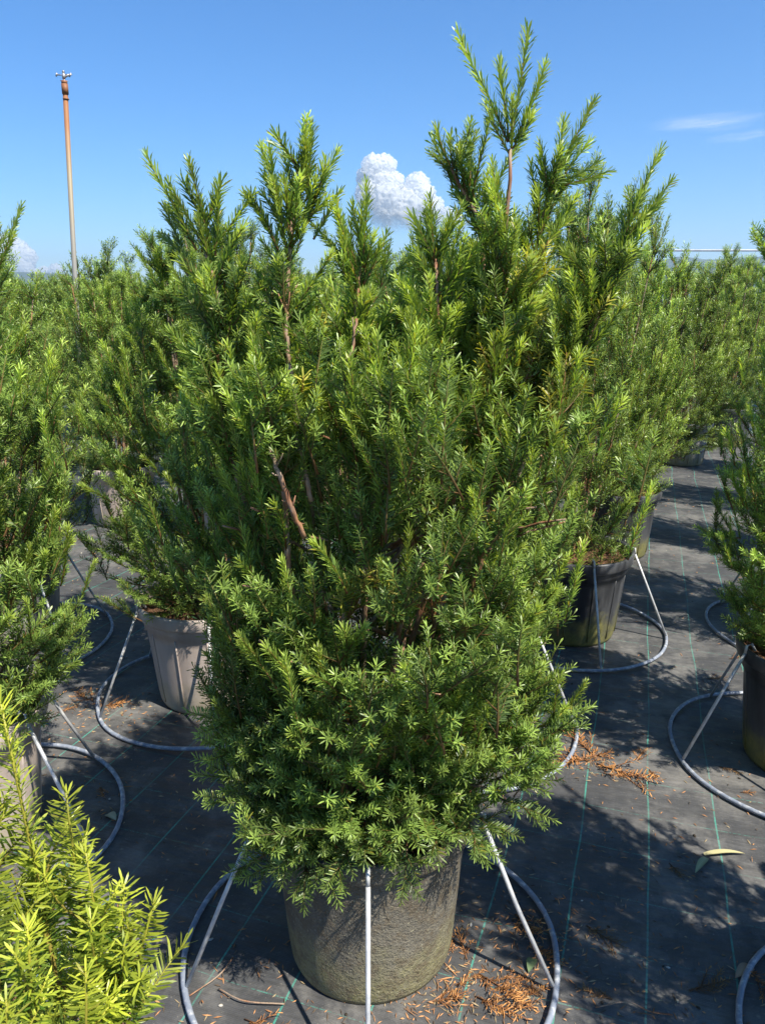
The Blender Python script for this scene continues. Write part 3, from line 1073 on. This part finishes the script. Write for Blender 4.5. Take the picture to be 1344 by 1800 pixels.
    # which sprays show largest: towards the camera and outermost
    score = []
    for (b, M, s, fr, k, ow) in sprays:
        tip = b + M[:, 0] * .15 * s
        dist = np.linalg.norm(tip - np.array((0, 0, CAM_H)))
        vis = -ow[1] if (fr < .999 or fr > 1.1) else 0.75
        score.append((vis + 0.9 * fr) * s / dist + (-0.5 if b[0] > 3 else 0))
    order = np.argsort(-np.array(score))
    single = set(order[:230].tolist())
    gold_c = at(935, 590, 1.40)
    vm = [[tri_mesh('spray', *v, mat=M_FOL) for v in vs] for _, vs in SPR]
    vg = [[tri_mesh('golden_spray', *v, mat=M_FOL) for v in vs] for _, vs in SPR_G]
    um = [[tri_mesh('shoot', *v, mat=M_FOL) for v in vs] for _, vs in UPR]
    joined = []
    for i, (b, M, s, fr, k, ow) in enumerate(sprays):
        dead = fr <= 1.0 and rs.uniform() < .012
        up_kind = (not dead) and (k > .30 and fr <= 1.0 and rs.uniform() < .45)
        gold = (not up_kind) and (np.linalg.norm((b + M[:, 0] * .1 - gold_c) * (1, .5, .55)) < .10 and rs.uniform() < .5) or rs.uniform() < .008
        lib = SPR_G if gold else (UPR if up_kind else SPR)
        if up_kind:
            tip_ = b + M[:, 0] * .17 * s
            M = frame(M[:, 0] + np.array((0, 0, .55)), M[:, 2])
            s = s * rs.uniform(.55, .85)
            b = tip_ - M[:, 0] * UPR_LEN * s * .9
        j, vi, s = pick(lib, s, rs.integers(99))
        if dead:
            joined.append(place(DEADS[i % 3], M, b - MAIN_BASE, s, .8))
        elif i in single:
            me = (vg if gold else (um if up_kind else vm))[j][vi]
            o = link('shoot' if up_kind else 'spray', me, t)
            m4 = Matrix([[M[r][c] * s for c in range(3)] + [b[r] - MAIN_BASE[r]] for r in range(3)] + [[0, 0, 0, 1]])
            o.matrix_basis = m4
            if gold: o['label'] = 'yellowing spray'
        else:
            v = lib[j][1][vi]
            if fr <= 1.0 and (ow[1] > .10 or fr < .66) and not gold:      # far side: coarser needles
                v, s = fol(UPR_M if up_kind else SPR_M, s * lib[j][0], vi)
            tint = rs.uniform(.72, 1.25) * (0.92 + .3 * k)  # lighter with height: young growth plus sunlit crown top put into the colour
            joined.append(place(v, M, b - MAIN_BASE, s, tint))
    for (A, M, s0, vi) in shoots:
        j, vi, s = pick(UPR, s0, vi)
        if s0 > .5:
            o = link('shoot', um[j][vi], t)
            ty = 1.0
            o.matrix_basis = Matrix([[M[r][0] * s, M[r][1] * min(1.0, ty), M[r][2] * min(1.0, ty), A[r] - MAIN_BASE[r]] for r in range(3)] + [[0, 0, 0, 1]])
        else:
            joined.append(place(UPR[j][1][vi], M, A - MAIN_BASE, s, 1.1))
    # inner shoots give the dark heart its depth
    V, F, C = merge(joined)
    o = link('foliage', tri_mesh('foliage', V, F, C, M_FOL), t)
    o['kind'] = 'stuff'
    for pts, r0, r1 in thick:
        stem_object(t, pts, r0, r1, MAIN_BASE)
    for k_, path in enumerate([[(548, 880, 1.33), (530, 800, 1.31), (520, 720, 1.31), (508, 640, 1.33)], [(535, 945, 1.31), (508, 880, 1.29), (478, 795, 1.29), (470, 750, 1.32)],
                 [(506, 640, 1.33), (503, 540, 1.34), (509, 435, 1.35)], [(606, 700, 1.32), (614, 640, 1.32), (626, 560, 1.34)], [(395, 770, 1.36), (388, 700, 1.36), (384, 620, 1.37)]]):
        stem_object(t, [at(p[0], p[1], p[2] + (.03 if k_ < 2 else .05)) for p in path], .0052 if k_ < 2 else .0036, .0034 if k_ < 2 else .0026, MAIN_BASE)
    # side branches
    for i in range(46):
        az = rs.uniform(0, 6.283)
        h = rs.uniform(.5, 1.3)
        r = interp_env(env, h + .15) * .85
        p0 = MAIN_BASE + np.array((rs.normal(0, .05), rs.normal(0, .05), h - ZB - .12))
        p2 = np.array((MX + c0[0] + r * math.cos(az), MY + r * math.sin(az), h + .10))
        p1 = (p0 + p2) / 2 + np.array((0, 0, .03))
        stem_object(t, [p0, p1, p2], .005, .002, MAIN_BASE, 'branch', 5)
    return t
main_bush()

pot_main = build_pot(M_POT_MAIN, 0.44, 0.262, 0.205, .008, 3, plain=True)
pot_main.location = (MX, MY, 0.004)
tag(pot_main, 'dark round pot crusted with grit and yellow green moss under the large middle yew', 'plant pot', 'plant pots')
st = build_stand(n=5, phase=R_(-90), seed=2)
st.location = (MX, MY - .02, 0.004)
tag(st, 'metal ring stand with slanting rods around the gritty pot of the large middle yew', 'pot stand', 'ring stands holding the pots')


# ------------------------------------------------------------------ OTHER BUSHES
def generic_crown(seed, SP, UP, count, H, Rm, nlead, size=1.0, inner=.5):
    """joined foliage + stems in one crown; local z from the pot soil"""
    rs = np.random.default_rng(seed)
    top = H - ZB
    env = [(-.02, .20 * Rm / .42), (.06, .33 * Rm / .42), (.18, Rm), (.35 * top, Rm * 1.02), (.6 * top, Rm * .98), (.74 * top, Rm * .80), (.86 * top, Rm * .42), (.93 * top, .05)]
    joined = []
    for (b, M, s, fr, k, ow) in bulk(rs, env, count, (0, 0), hmin=.0, hmax=.90 * top, bump_seed=seed * 1.7, size=size, inner=inner):
        lib = SP
        if k > .3 and rs.uniform() < .4:
            tip_ = b + M[:, 0] * .17 * s
            lib, M, s = UP, frame(M[:, 0] + np.array((0, 0, .5)), M[:, 2]), s * rs.uniform(.55, .85)
            b = tip_ - M[:, 0] * UPR_LEN * s * .9
        if fr < .80 and lib is SPR:
            lib = SPR_M
        v, s2 = fol(lib, s, rs.integers(99))
        joined.append(place(v, M, b, s2, rs.uniform(.72, 1.25) * (.88 + .35 * k)))  # higher sprays tinted lighter: fresh growth and painted sun on the upper crown
    stems = []
    for i in range(nlead):
        az = i * 2.4 + rs.uniform(-.4, .4)
        r = Rm * rs.uniform(.15, .85)
        hh = top * rs.uniform(.80, .93)
        p = [np.array((.03 * math.cos(az), .03 * math.sin(az), -.05)), np.array((r * .55 * math.cos(az), r * .55 * math.sin(az), top * .35)), np.array((r * math.cos(az), r * math.sin(az), hh))]
        P = bezier_pts(p, 14)
        stems.append(tube_arrays(P, np.linspace(.010, .0025, len(P)), 6))
        e = P[-1]
        for q in range(rs.integers(3, 6)):
            d = nrm(np.array((math.cos(az) * .25, math.sin(az) * .25, 1.0)) + rs.normal(0, .30, 3))
            s = rs.uniform(.40, .95) * size
            v, s2 = fol(UP, s, rs.integers(99))
            joined.append(place(v, frame(d, rs.normal(0, 1, 3)), e - np.array((0, 0, .06)), s2, rs.uniform(.95, 1.2)))
        for P_ in P[int(len(P) * .5):]:
            for r2 in range(3):
                a2 = rs.uniform(0, 6.283)
                el = R_(rs.uniform(25, 65))
                d = np.array((math.cos(a2) * math.cos(el), math.sin(a2) * math.cos(el), math.sin(el)))
                v, s2 = fol(SP, rs.uniform(.5, .85) * size, rs.integers(99))
                joined.append(place(v, frame(d, np.array((0, 0, 1.)) - d * .3 + rs.normal(0, .3, 3)), P_, s2, rs.uniform(.95, 1.2)))
    V, F, C = merge(joined)
    fo = tri_mesh('foliage', V, F, C, M_FOL)
    sm = [tri_mesh('branch', v, f, mat=M_BARK, smooth=True) for v, f in stems]
    return fo, sm


NEAR = [generic_crown(21, SPR, UPR, 430, 1.80, .40, 9), generic_crown(22, SPR, UPR, 430, 1.86, .42, 10)]
MID = [generic_crown(31, SPR_M, UPR_M, 420, 1.84, .42, 10), generic_crown(32, SPR_M, UPR_M, 430, 1.84, .40, 9), generic_crown(33, SPR_M, UPR_M, 420, 1.84, .44, 11)]
FAR = [generic_crown(41, SPR_L, UPR_L, 430, 1.84, .44, 10, 1.1), generic_crown(42, SPR_L, UPR_L, 430, 1.84, .46, 9, 1.1)]


def bush(pos, lod, vi, rz, sx, sz, label, group='potted yew bushes', stems=True):
    lib = (NEAR, MID, FAR)[lod]
    fo, sm = lib[vi % len(lib)]
    t = empty('yew_bush', (pos[0], pos[1], ZB + .004 - (.07 if pos[0] < -1.2 and pos[1] < 2.2 else 0)), rz)
    t.scale = (sx, sx, sz)
    tag(t, label, 'bush', group)
    o = link('foliage', fo, t)
    o['kind'] = 'stuff'
    if stems:
        for m in sm:
            link('branch', m, t)
    return t


POTS = {}
def pot(pos, kind, rz, label, sc=1.0):
    mats = dict(black=M_POT_BLACK, taupe=M_POT_TAUPE, grey=M_POT_GREY)
    if kind not in POTS:
        p = build_pot(mats[kind], 0.44, 0.275, 0.21, .004, len(POTS) + 5)
        POTS[kind] = p
    else:
        p = copy_tree(POTS[kind])
    p.location = (pos[0], pos[1], .004)
    p.rotation_euler = (0, 0, rz)
    p.scale = (sc, sc, sc)
    tag(p, label, 'plant pot', 'plant pots')
    return p


STANDS = []
def stand(pos, rz, label):
    if not STANDS:
        s = build_stand(n=5, seed=4)
        STANDS.append(s)
    else:
        s = copy_tree(STANDS[0])
    s.location = (pos[0], pos[1], .004)
    s.rotation_euler = (0, 0, rz)
    tag(s, label, 'pot stand', 'ring stands holding the pots')


# position, lod, variant, rotz, width, height, where, pot kind
near = [
    ((-1.29, 2.05), 0, 0, 0.6, 1.06, 1.13, 'yew bush at the left edge behind the bright foreground shoots, bare brown stems showing', 'taupe',
     'taupe pot at the left edge, half hidden behind the pale foreground shoots', 'ring stand around the taupe pot at the left edge', R_(-16)),
    ((-0.72, 2.95), 0, 1, 2.1, 1.05, 0.98, 'dark green yew bush in the taupe pot just left of the large middle yew', 'taupe',
     'taupe pot just left of the large middle yew, moss along its foot', 'ring stand around the taupe pot just left of the large middle yew', R_(212)),
    ((0.29, 2.70), 0, 0, 3.6, .95, 1.03, 'yew bush directly behind the large middle yew, only its tips showing', 'black',
     'black pot hidden close behind the large middle yew', 'ring stand behind the large middle yew, one curve of its ring showing at the right', R_(-10)),
    ((0.94, 3.58), 1, 0, 1.0, .86, 1.22, 'tall yew bush in the ribbed black pot right of the large middle yew', 'black',
     'ribbed black pot with moss round its foot, right of the large middle yew', 'white ring stand around the ribbed black pot right of the middle yew', R_(-14)),
    ((1.53, 2.45), 0, 1, 4.4, 0.98, 1.0, 'shaded yew bush cut off by the right edge above the black pot', 'black',
     'shaded black pot cut off by the right edge', 'ring stand around the shaded black pot at the right edge', R_(184)),
    ((1.24, 1.20), 0, 0, 5.0, 1.0, 1.04, 'yew bush mostly outside the frame at the lower right corner', 'black',
     'black pot outside the frame at the lower right corner', 'blue grey ring stand cut off by the lower right corner', R_(190)),
    ((1.52, 4.85), 1, 1, 0.3, .95, 1.16, 'yew bush in the dusty grey black pot, second behind the ribbed black pot', 'black',
     'dusty black pot standing behind the ribbed black pot', None, 0),
    ((2.12, 3.55), 1, 2, 2.2, 1.0, 1.02, 'yew bush at the right edge behind the shaded one', 'black',
     'black pot behind the shaded one at the right edge', 'small ring stand curve beside the shaded bush at the right edge', R_(200)),
    ((-1.80, 3.45), 1, 2, 1.7, 1.05, 1.04, 'yew bush behind the left edge bush, between it and the taupe pot bush', 'grey',
     'grey pot hidden behind the left edge bush', 'ring stand on the ground behind the left edge bush', R_(-35)),
    ((-1.95, 5.6), 1, 0, 4.1, 1.05, 1.02, 'yew bush further back at the left, growing from the brown pot in the gap', 'taupe',
     'brown pot far back in the gap between the two left bushes', None, 0),
    ((3.05, 7.75), 1, 1, 2.9, 1.12, 1.12, 'yew bush in the pale grey pot far back along the right path', 'grey',
     'pale grey pot far back along the right path', None, 0),
    ((-0.15, 4.0), 1, 1, 5.3, 1.05, 1.03, 'yew bush in the second row behind the large middle yew, left of its centre', None, None, None, 0),
    ((3.95, 8.8), 1, 1, 1.9, .95, 1.28, 'tall pointed yew bush far back at the right, rising to the pipe frame', 'black',
     'dark pot at the far end of the right path', None, 0),
    ((4.75, 9.6), 1, 0, 0.9, 1.15, 1.18, 'yew bush at the right edge far back, right of the tall pointed one', None, None, None, 0),
    ((4.25, 10.6), 1, 2, 3.9, 1.15, 1.15, 'yew bush far back at the right, just behind the tall pointed one', None, None, None, 0),
    ((2.35, 6.25), 1, 2, 3.3, 1.05, 1.10, 'yew bush behind the dusty black pot, third along the right path', None, None, None, 0),
]
for (pos, lod, vi, rz, sx, sz, lb, pk, pl, sl, sr) in near:
    bush(pos, lod, vi, rz, sx, sz, lb)
    if pk:
        pot(pos, pk, rz, pl)
    if sl:
        stand(pos, sr, sl)

# the block of bushes receding behind
taken = [n[0] for n in near] + [(MX, MY)]
U = np.array((0.447, 0.894))
Vv = np.array((0.894, -0.447))
ORD = ['', 'first', 'second', 'third', 'fourth', 'fifth', 'sixth', 'seventh', 'eighth', 'ninth', 'tenth', 'eleventh', 'twelfth', 'thirteenth', 'fourteenth', 'fifteenth', 'sixteenth']
def column_name(iv):
    if iv == 0: return 'row behind the middle yew'
    if iv == 1: return 'row beyond the right path'
    if iv == -1: return 'row behind the left edge bush'
    if iv > 1: return ORD[iv] + ' row beyond the right path'
    return ORD[-iv] + ' row left of the middle yew'
extra = []
for iv in range(-11, 7):
    for iu in range(-5, 12):
        p = np.array((MX, MY)) + U * (iu * 1.32) + Vv * (iv * 1.17)
        p = p + rng.normal(0, .06, 2)
        if p[1] < 3.6 or p[1] > 13.5 or abs(p[0]) > p[1] * .56 + .3:
            continue
        if min(math.hypot(p[0] - q[0], p[1] - q[1]) for q in taken) < 0.90:
            continue
        extra.append((p, iv, iu))
        taken.append((p[0], p[1]))
cnt = {}
for i, (p, iv, iu) in enumerate(extra):
    lod = 1 if p[1] < 7 else 2
    cnt[iv] = cnt.get(iv, 0) + 1
    lb = 'distant yew bush ' + ORD[cnt[iv]] + ' from the front, ' + column_name(iv)
    bush(p, lod, i, rng.uniform(0, 6.28), rng.uniform(.84, 1.02), rng.uniform(.98, 1.26), lb, stems=(lod == 1))
    if lod == 1:
        pot(p, ['black', 'grey', 'taupe'][i % 3], i, 'pot of the ' + lb.replace('distant ', ''))
print('extra bushes', len(extra))


# ------------------------------------------------------------------ FOREGROUND YOUNG YEW
def foreground_bush():
    rs = np.random.default_rng(77)
    base = np.array((-0.66, 0.60, ZB))
    t = empty('young_yew_bush', tuple(base))
    tag(t, 'bright yellow green yew shoots in the lower left corner, closest to the camera', 'bush', 'potted yew bushes')
    UY = [merge(one_shoot(bow((0, 0, 0), (.05 + .015 * i, 0, 0), 7, .05, rs), (0, 0, 1), rs, 'yellow', .0018, .024, .0026, 'pect' if i % 2 else 'radial', 1.0, 0, twig_r=.0014, asc0=.95, yellow=.04)) for i in range(6)]
    SY = [spray(720 + i, 'yellow', L=0.15, nside=3, ln=.024, spacing=.0021, w=.0026, yellow=.04) for i in range(5)]
    um = [tri_mesh('shoot', *v, mat=M_FOLY) for v in UY]
    sm = [tri_mesh('spray', *v, mat=M_FOLY) for v in SY]
    # (path pixels), distance
    tall = [
        ([(130, 1800), (95, 1600), (60, 1430), (15, 1215)], .74), ([(190, 1790), (160, 1600), (130, 1375)], .74), ([(215, 1800), (190, 1640), (165, 1480)], .72),
        ([(200, 1860), (225, 1700), (232, 1535)], .72), ([(215, 1850), (250, 1700), (285, 1568)], .73), ([(20, 1800), (10, 1650), (5, 1490)], .66),
        ([(60, 1860), (70, 1750), (62, 1610)], .62), ([(0, 1700), (-10, 1560), (-5, 1420)], .75), ([(150, 1900), (165, 1800), (165, 1690)], .66),
        ([(-30, 1700), (-30, 1500), (-20, 1330)], .72), ([(110, 1850), (115, 1700), (100, 1500)], .80), ([(190, 1900), (205, 1820), (200, 1730)], .68),
        ([(20, 1950), (30, 1850), (25, 1740)], .58), ([(70, 1700), (85, 1600), (75, 1480)], .78),
    ]
    for k, (path, d) in enumerate(tall):
        P = [at(u - 14, v + 18, d) for u, v in path]
        root = base + np.array((rs.normal(0, .05), rs.normal(0, .05), -.03))
        mid = (root + P[0]) / 2 + np.array((0, 0, .05))
        stem_object(t, [root, mid, P[0], P[0] + (P[1] - P[0]) * .5], .006, .003, base, 'branch', 6)
        pts = bezier_pts(P, 20)
        v = merge(one_shoot(pts - base, (rs.normal(0, .3), -1, .45), rs, 'yellow', .0013, .025, .0024, 'pect' if k % 3 else 'radial', 1.0, 0, twig_r=.0021, asc0=.98, yellow=.04))
        o = link('shoot', tri_mesh('shoot', *v, mat=M_FOLY), t)
        Lt = np.linalg.norm(pts[-1] - pts[0])
        for q in range(int(Lt / .042)):
            f = rs.uniform(.0, .62)
            p = pts[int(f * (len(pts) - 1))]
            d0 = nrm(pts[-1] - pts[0]) + rs.normal(0, .42, 3) + np.array((0, 0, .3))
            M = frame(d0, np.array((0, -1, .5)) + rs.normal(0, .5, 3))
            s = rs.uniform(.85, 1.15)
            o = link('shoot', um[rs.integers(6)], t)
            o.matrix_basis = Matrix([[M[r][c] * s for c in range(3)] + [p[r] - base[r]] for r in range(3)] + [[0, 0, 0, 1]])
    env = [(.38, .15), (.5, .28), (.8, .30), (.95, .24), (1.02, .1)]
    joined = []
    for (b, M, s, fr, k, ow) in bulk(rs, env, 60, (0, 0), hmin=.40, hmax=.84, bump_seed=9, size=.9, inner=.3):
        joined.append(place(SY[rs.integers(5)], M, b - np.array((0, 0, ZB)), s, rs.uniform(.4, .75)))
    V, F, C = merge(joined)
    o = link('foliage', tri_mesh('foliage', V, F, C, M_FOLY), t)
    o['kind'] = 'stuff'
foreground_bush()
pot((-0.62, 0.62), 'black', 1.0, 'black pot of the bright young yew, below the lower left corner')


# ------------------------------------------------------------------ LITTER
DEAD = [spray(800 + i, 'dead', L=.10 + .02 * (i % 3), nside=3 + i % 4, spacing=.0034, ln=.017, w=.0024, yellow=.0, droop=.0) for i in range(6)]
DM = []
for v in DEAD:
    V = v[0].copy()
    V[:, 2] = np.abs(V[:, 2]) * .9
    DM.append(tri_mesh('fallen_sprig', V, v[1], v[2], M_DEAD))
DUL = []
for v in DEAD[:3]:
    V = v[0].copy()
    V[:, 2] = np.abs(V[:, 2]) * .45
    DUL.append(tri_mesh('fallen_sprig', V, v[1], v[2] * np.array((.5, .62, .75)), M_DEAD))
sprigs = [
    (1012, 1338, 0, 1.5, 20, 'bright orange dead yew sprig, left one of the heap beside the middle yew'),
    (1042, 1330, 1, 1.6, 110, 'bright orange dead yew sprig standing up on top of the heap by the middle yew'),
    (1048, 1345, 2, 1.6, -40, 'bright orange dead yew sprig at the right end of the heap by the middle yew'),
    (1034, 1338, 3, 1.5, 190, 'orange dead yew sprig at the bottom of the heap by the middle yew'),
    (1060, 1362, 4, 0.8, -20, 'yellowish dead sprig lying just below the orange heap'),
    (1120, 1340, 5, 0.7, 60, 'small orange sprig lying right of the orange heap'),
    (1140, 1355, 1, 0.5, -80, 'tiny brown sprig next to the small orange one'),
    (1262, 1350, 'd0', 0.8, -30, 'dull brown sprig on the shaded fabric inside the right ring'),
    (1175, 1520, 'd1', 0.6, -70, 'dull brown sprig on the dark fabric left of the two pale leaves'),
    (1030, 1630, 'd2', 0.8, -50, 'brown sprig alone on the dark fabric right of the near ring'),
    (1310, 1700, 2, 0.75, -80, 'rusty sprig inside the ring at the lower right corner'),
    (905, 1610, 3, 1.1, -60, 'red brown sprig lying under the right rod of the near stand'),
    (930, 1660, 4, 0.9, -50, 'red brown sprig against the near ring, below the right rod'),
    (840, 1715, 5, 1.1, -35, 'rusty orange sprig right of the gritty pot'),
    (800, 1735, 0, 0.8, 30, 'orange sprig against the foot of the gritty pot'),
    (775, 1690, 1, 0.7, 70, 'orange sprig tucked at the right side of the gritty pot foot'),
    (870, 1740, 2, 0.7, 10, 'short orange sprig further right of the gritty pot'),
    (180, 1243, 3, 1.1, 10, 'orange sprig beside the ring of the left taupe pot'),
    (165, 1235, 5, 0.9, 150, 'orange sprig left of that ring, overlapping another'),
    (100, 1255, 4, 0.7, 30, 'yellow sprig near the left edge bush'),
    (178, 1385, 0, 0.7, -60, 'orange sprig inside the ring of the left edge pot'),
    (430, 1795, 1, 0.9, -20, 'rusty sprig at the bottom edge left of the gritty pot'),
    (1280, 1160, 2, 0.6, 10, 'yellow orange sprig beside the ring behind the right edge bush'),
    (1075, 1760, 'd0', 0.8, 160, 'brown sprig at the bottom edge right of the near ring'),
    (1210, 1745, 'd1', 1.0, 20, 'dull brown sprig beside the lower right ring'),
    (760, 1765, 3, 0.9, 15, 'orange sprig at the bottom edge just right of the front rod'),
    (820, 1690, 4, 0.8, 95, 'small orange sprig in the sun between the gritty pot and the right rod'),
    (835, 1755, 1, 1.1, -25, 'largest rusty sprig at the bottom edge right of the gritty pot'),
    (900, 1775, 5, 0.8, 40, 'rusty sprig touching the near ring at the bottom edge'),
    (1300, 1395, 0, 0.5, 0, 'tiny orange sprig by the rod shadow at the right'),
    (1240, 1195, 'd2', 0.7, 0, 'brown sprig in the shade left of the right edge bush'),
]
for (u, v, k, s, a, lb) in sprigs:
    g = gnd(u, v)
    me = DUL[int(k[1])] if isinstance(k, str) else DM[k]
    o = link('fallen_sprig', me)
    o.location = (g[0], g[1], .006)
    o.rotation_euler = (0, 0, R_(a))
    o.scale = (s, s, s)
    tag(o, lb, 'dead sprig', 'dead yew sprigs fallen on the fabric')

# loose needles and flecks
def litter():
    rs = np.random.default_rng(5)
    n = 5200
    c = []
    cl = [(gnd(785, 1745), .08, 200), (gnd(850, 1720), .17, 170), (gnd(1045, 1345), .06, 140), (gnd(180, 1245), .13, 200), (gnd(560, 1790), .25, 160), (gnd(930, 1640), .10, 150), (gnd(1060, 1770), .25, 220), (gnd(180, 1400), .1, 60)]
    P = []
    for g, r, m in cl:
        P.append(np.stack([rs.normal(g[0], r, m), rs.normal(g[1], r * .8, m)], 1))
    m = n - sum(len(p) for p in P)
    yy = 1.0 + rs.uniform(0, 1, m) ** 1.6 * 9
    xx = rs.uniform(-.62, .62, m) * yy
    P.append(np.stack([xx, yy], 1))
    P = np.vstack(P)
    n = len(P)
    a = rs.uniform(0, 6.283, n)
    D = np.stack([np.cos(a), np.sin(a), rs.normal(0, .12, n)], 1)
    L = rs.uniform(.009, .026, n)
    big = rs.uniform(0, 1, n) < .03
    L[big] *= 2.2
    W = np.stack([-np.sin(a), np.cos(a), rs.normal(0, .2, n)], 1) * rs.uniform(.0008, .0022, n)[:, None]
    b = np.stack([P[:, 0], P[:, 1], np.full(n, .0065)], 1)
    top = np.array((0, 0, .0030))
    V = np.stack([b, b + D * L[:, None] * .5 - W, b + D * L[:, None] * .5 + W, b + D * L[:, None], b + D * L[:, None] * .5 + top], 1)
    V[:, :, 2] = np.maximum(V[:, :, 2], .0052)
    f = np.array([(0, 1, 4), (1, 3, 4), (3, 2, 4), (2, 0, 4)])
    F = (np.arange(n)[:, None, None] * 5 + f).reshape(-1, 3)
    pal = np.array([(.36, .17, .07), (.48, .24, .10), (.20, .11, .06), (.34, .26, .15), (.10, .07, .045)])
    C = np.repeat(pal[rs.integers(0, 5, n)] * rs.uniform(.7, 1.2, n)[:, None], 5, 0)
    o = link('fallen_needles', tri_mesh('fallen_needles', V.reshape(-1, 3), F, C, M_DEAD))
    tag(o, 'loose orange and brown needles scattered over the black fabric', 'needles', kind='stuff')
    # pale crumbs and leaf flecks
    n = 520
    parts = []
    yy = 1.1 + rs.uniform(0, 1, n) ** 1.4 * 8
    xx = rs.uniform(-.6, .6, n) * yy
    V0, F0 = ICO2
    for i in range(n):
        s = rs.uniform(.0012, .0042) * (1 + .12 * yy[i])
        V = V0 * np.array((s * rs.uniform(.8, 2.2), s, s * .35))
        a = rs.uniform(0, 6.28)
        V = np.stack([V[:, 0] * math.cos(a) - V[:, 1] * math.sin(a), V[:, 0] * math.sin(a) + V[:, 1] * math.cos(a), V[:, 2]], 1) + (xx[i], yy[i], .006)
        cc = np.array([(.45, .42, .36), (.30, .27, .20), (.18, .14, .09), (.04, .03, .02)][rs.integers(4)])
        parts.append((V, F0, np.tile(cc, (len(V), 1))))
    V, F, C = merge(parts)
    o = link('grit', tri_mesh('grit', V, F, C, M_DEAD))
    tag(o, 'pale grit and leaf crumbs scattered over the black fabric', 'grit', kind='stuff')
litter()


def leaf(u0, v0, u1, v1, wid, fold, label, colr):
    a, b = np.array(gnd(u0, v0)), np.array(gnd(u1, v1))
    d = b - a
    L = np.linalg.norm(d)
    n = 9
    V, F, C = [], [], []
    for i in range(n):
        t = i / (n - 1)
        w = wid * (math.sin(math.pi * min(1, t * .9 + .12)) ** .6) * (1 - .45 * t)
        z = .004 + .008 * math.sin(t * 3)
        for j, s in enumerate((-1, 0, 1)):
            V.append((t * L, s * w, z + abs(s) * w * fold))
            C.append(np.array(colr) * (.8 + .3 * (j == 1)))
    for i in range(n - 1):
        for j in range(2):
            p = i * 3 + j
            F += [(p, p + 3, p + 4), (p, p + 4, p + 1)]
    V, F = np.array(V), np.array(F)
    V2 = V.copy(); V2[:, 2] += .0007
    V, F, C = merge([(V, F[:, ::-1], np.array(C)), (V2, F, np.array(C))])
    o = link('dry_leaf', tri_mesh('dry_leaf', V, F, C, M_DEAD))
    o.location = (a[0], a[1], .004)
    o.rotation_euler = (0, 0, math.atan2(d[1], d[0]))
    tag(o, label, 'leaf', 'dry leaves on the fabric')
leaf(1236, 1507, 1308, 1505, .011, .5, 'long pale yellow dry leaf lying level on the fabric, lower right', (.42, .38, .20))
leaf(1240, 1512, 1220, 1540, .013, .2, 'short pale green dry leaf touching the long yellow one', (.34, .36, .20))
leaf(190, 1435, 205, 1447, .018, .2, 'small pale leaf inside the ring at the left', (.36, .36, .24))
leaf(1318, 1705, 1290, 1725, .018, .3, 'tan leaf inside the lower right ring', (.34, .24, .16))
leaf(936, 1690, 928, 1715, .015, .2, 'dull green leaf beside the right rod of the near stand', (.12, .17, .08))

# twigs
def twig(pts, label, r=.0018):
    P = np.array([(*gnd(u, v), .012 + .006 * (i % 2)) for i, (u, v) in enumerate(pts)])
    V, F = tube_arrays(bezier_pts(P, 16), r, 6)
    o = link('fallen_twig', tri_mesh('fallen_twig', V, F, mat=M_BARK, smooth=True))
    tag(o, label, 'twig', 'thin twigs on the fabric')
twig([(1045, 1778), (1100, 1772), (1140, 1785), (1180, 1795)], 'thin brown twig along the bottom edge right of the near ring')
twig([(330, 1760), (385, 1725), (410, 1690)], 'thin curved brown twig inside the near ring at the left')
twig([(385, 1745), (430, 1770), (500, 1772)], 'thin pale twig in the sun left of the gritty pot')


# ------------------------------------------------------------------ AIR
def haze():
    z0, z1, r = -1.2, 260.0, 5050.0
    c = [(x, y, z) for z in (z0, z1) for y in (-r, r) for x in (-r, r)]
    F = [(0, 2, 3), (0, 3, 1), (4, 5, 7), (4, 7, 6), (0, 1, 5), (0, 5, 4), (2, 6, 7), (2, 7, 3), (0, 4, 6), (0, 6, 2), (1, 3, 7), (1, 7, 5)]
    m = bpy.data.materials.new('air')
    m.use_nodes = True
    nt = m.node_tree
    nt.nodes.clear()
    pv = nt.nodes.new('ShaderNodeVolumePrincipled')
    pv.inputs['Color'].default_value = (0.66, 0.84, 1.0, 1)
    pv.inputs['Density'].default_value = 0.00024
    pv.inputs['Anisotropy'].default_value = 0.2
    o_ = nt.nodes.new('ShaderNodeOutputMaterial')
    nt.links.new(pv.outputs[0], o_.inputs['Volume'])
    tag(link('haze', tri_mesh('haze', c, F, mat=m)), 'thin blue air over the far hills', kind='stuff')
haze()

_t = sum(len(m.polygons) for m in bpy.data.meshes)
print('unique triangles', _t)
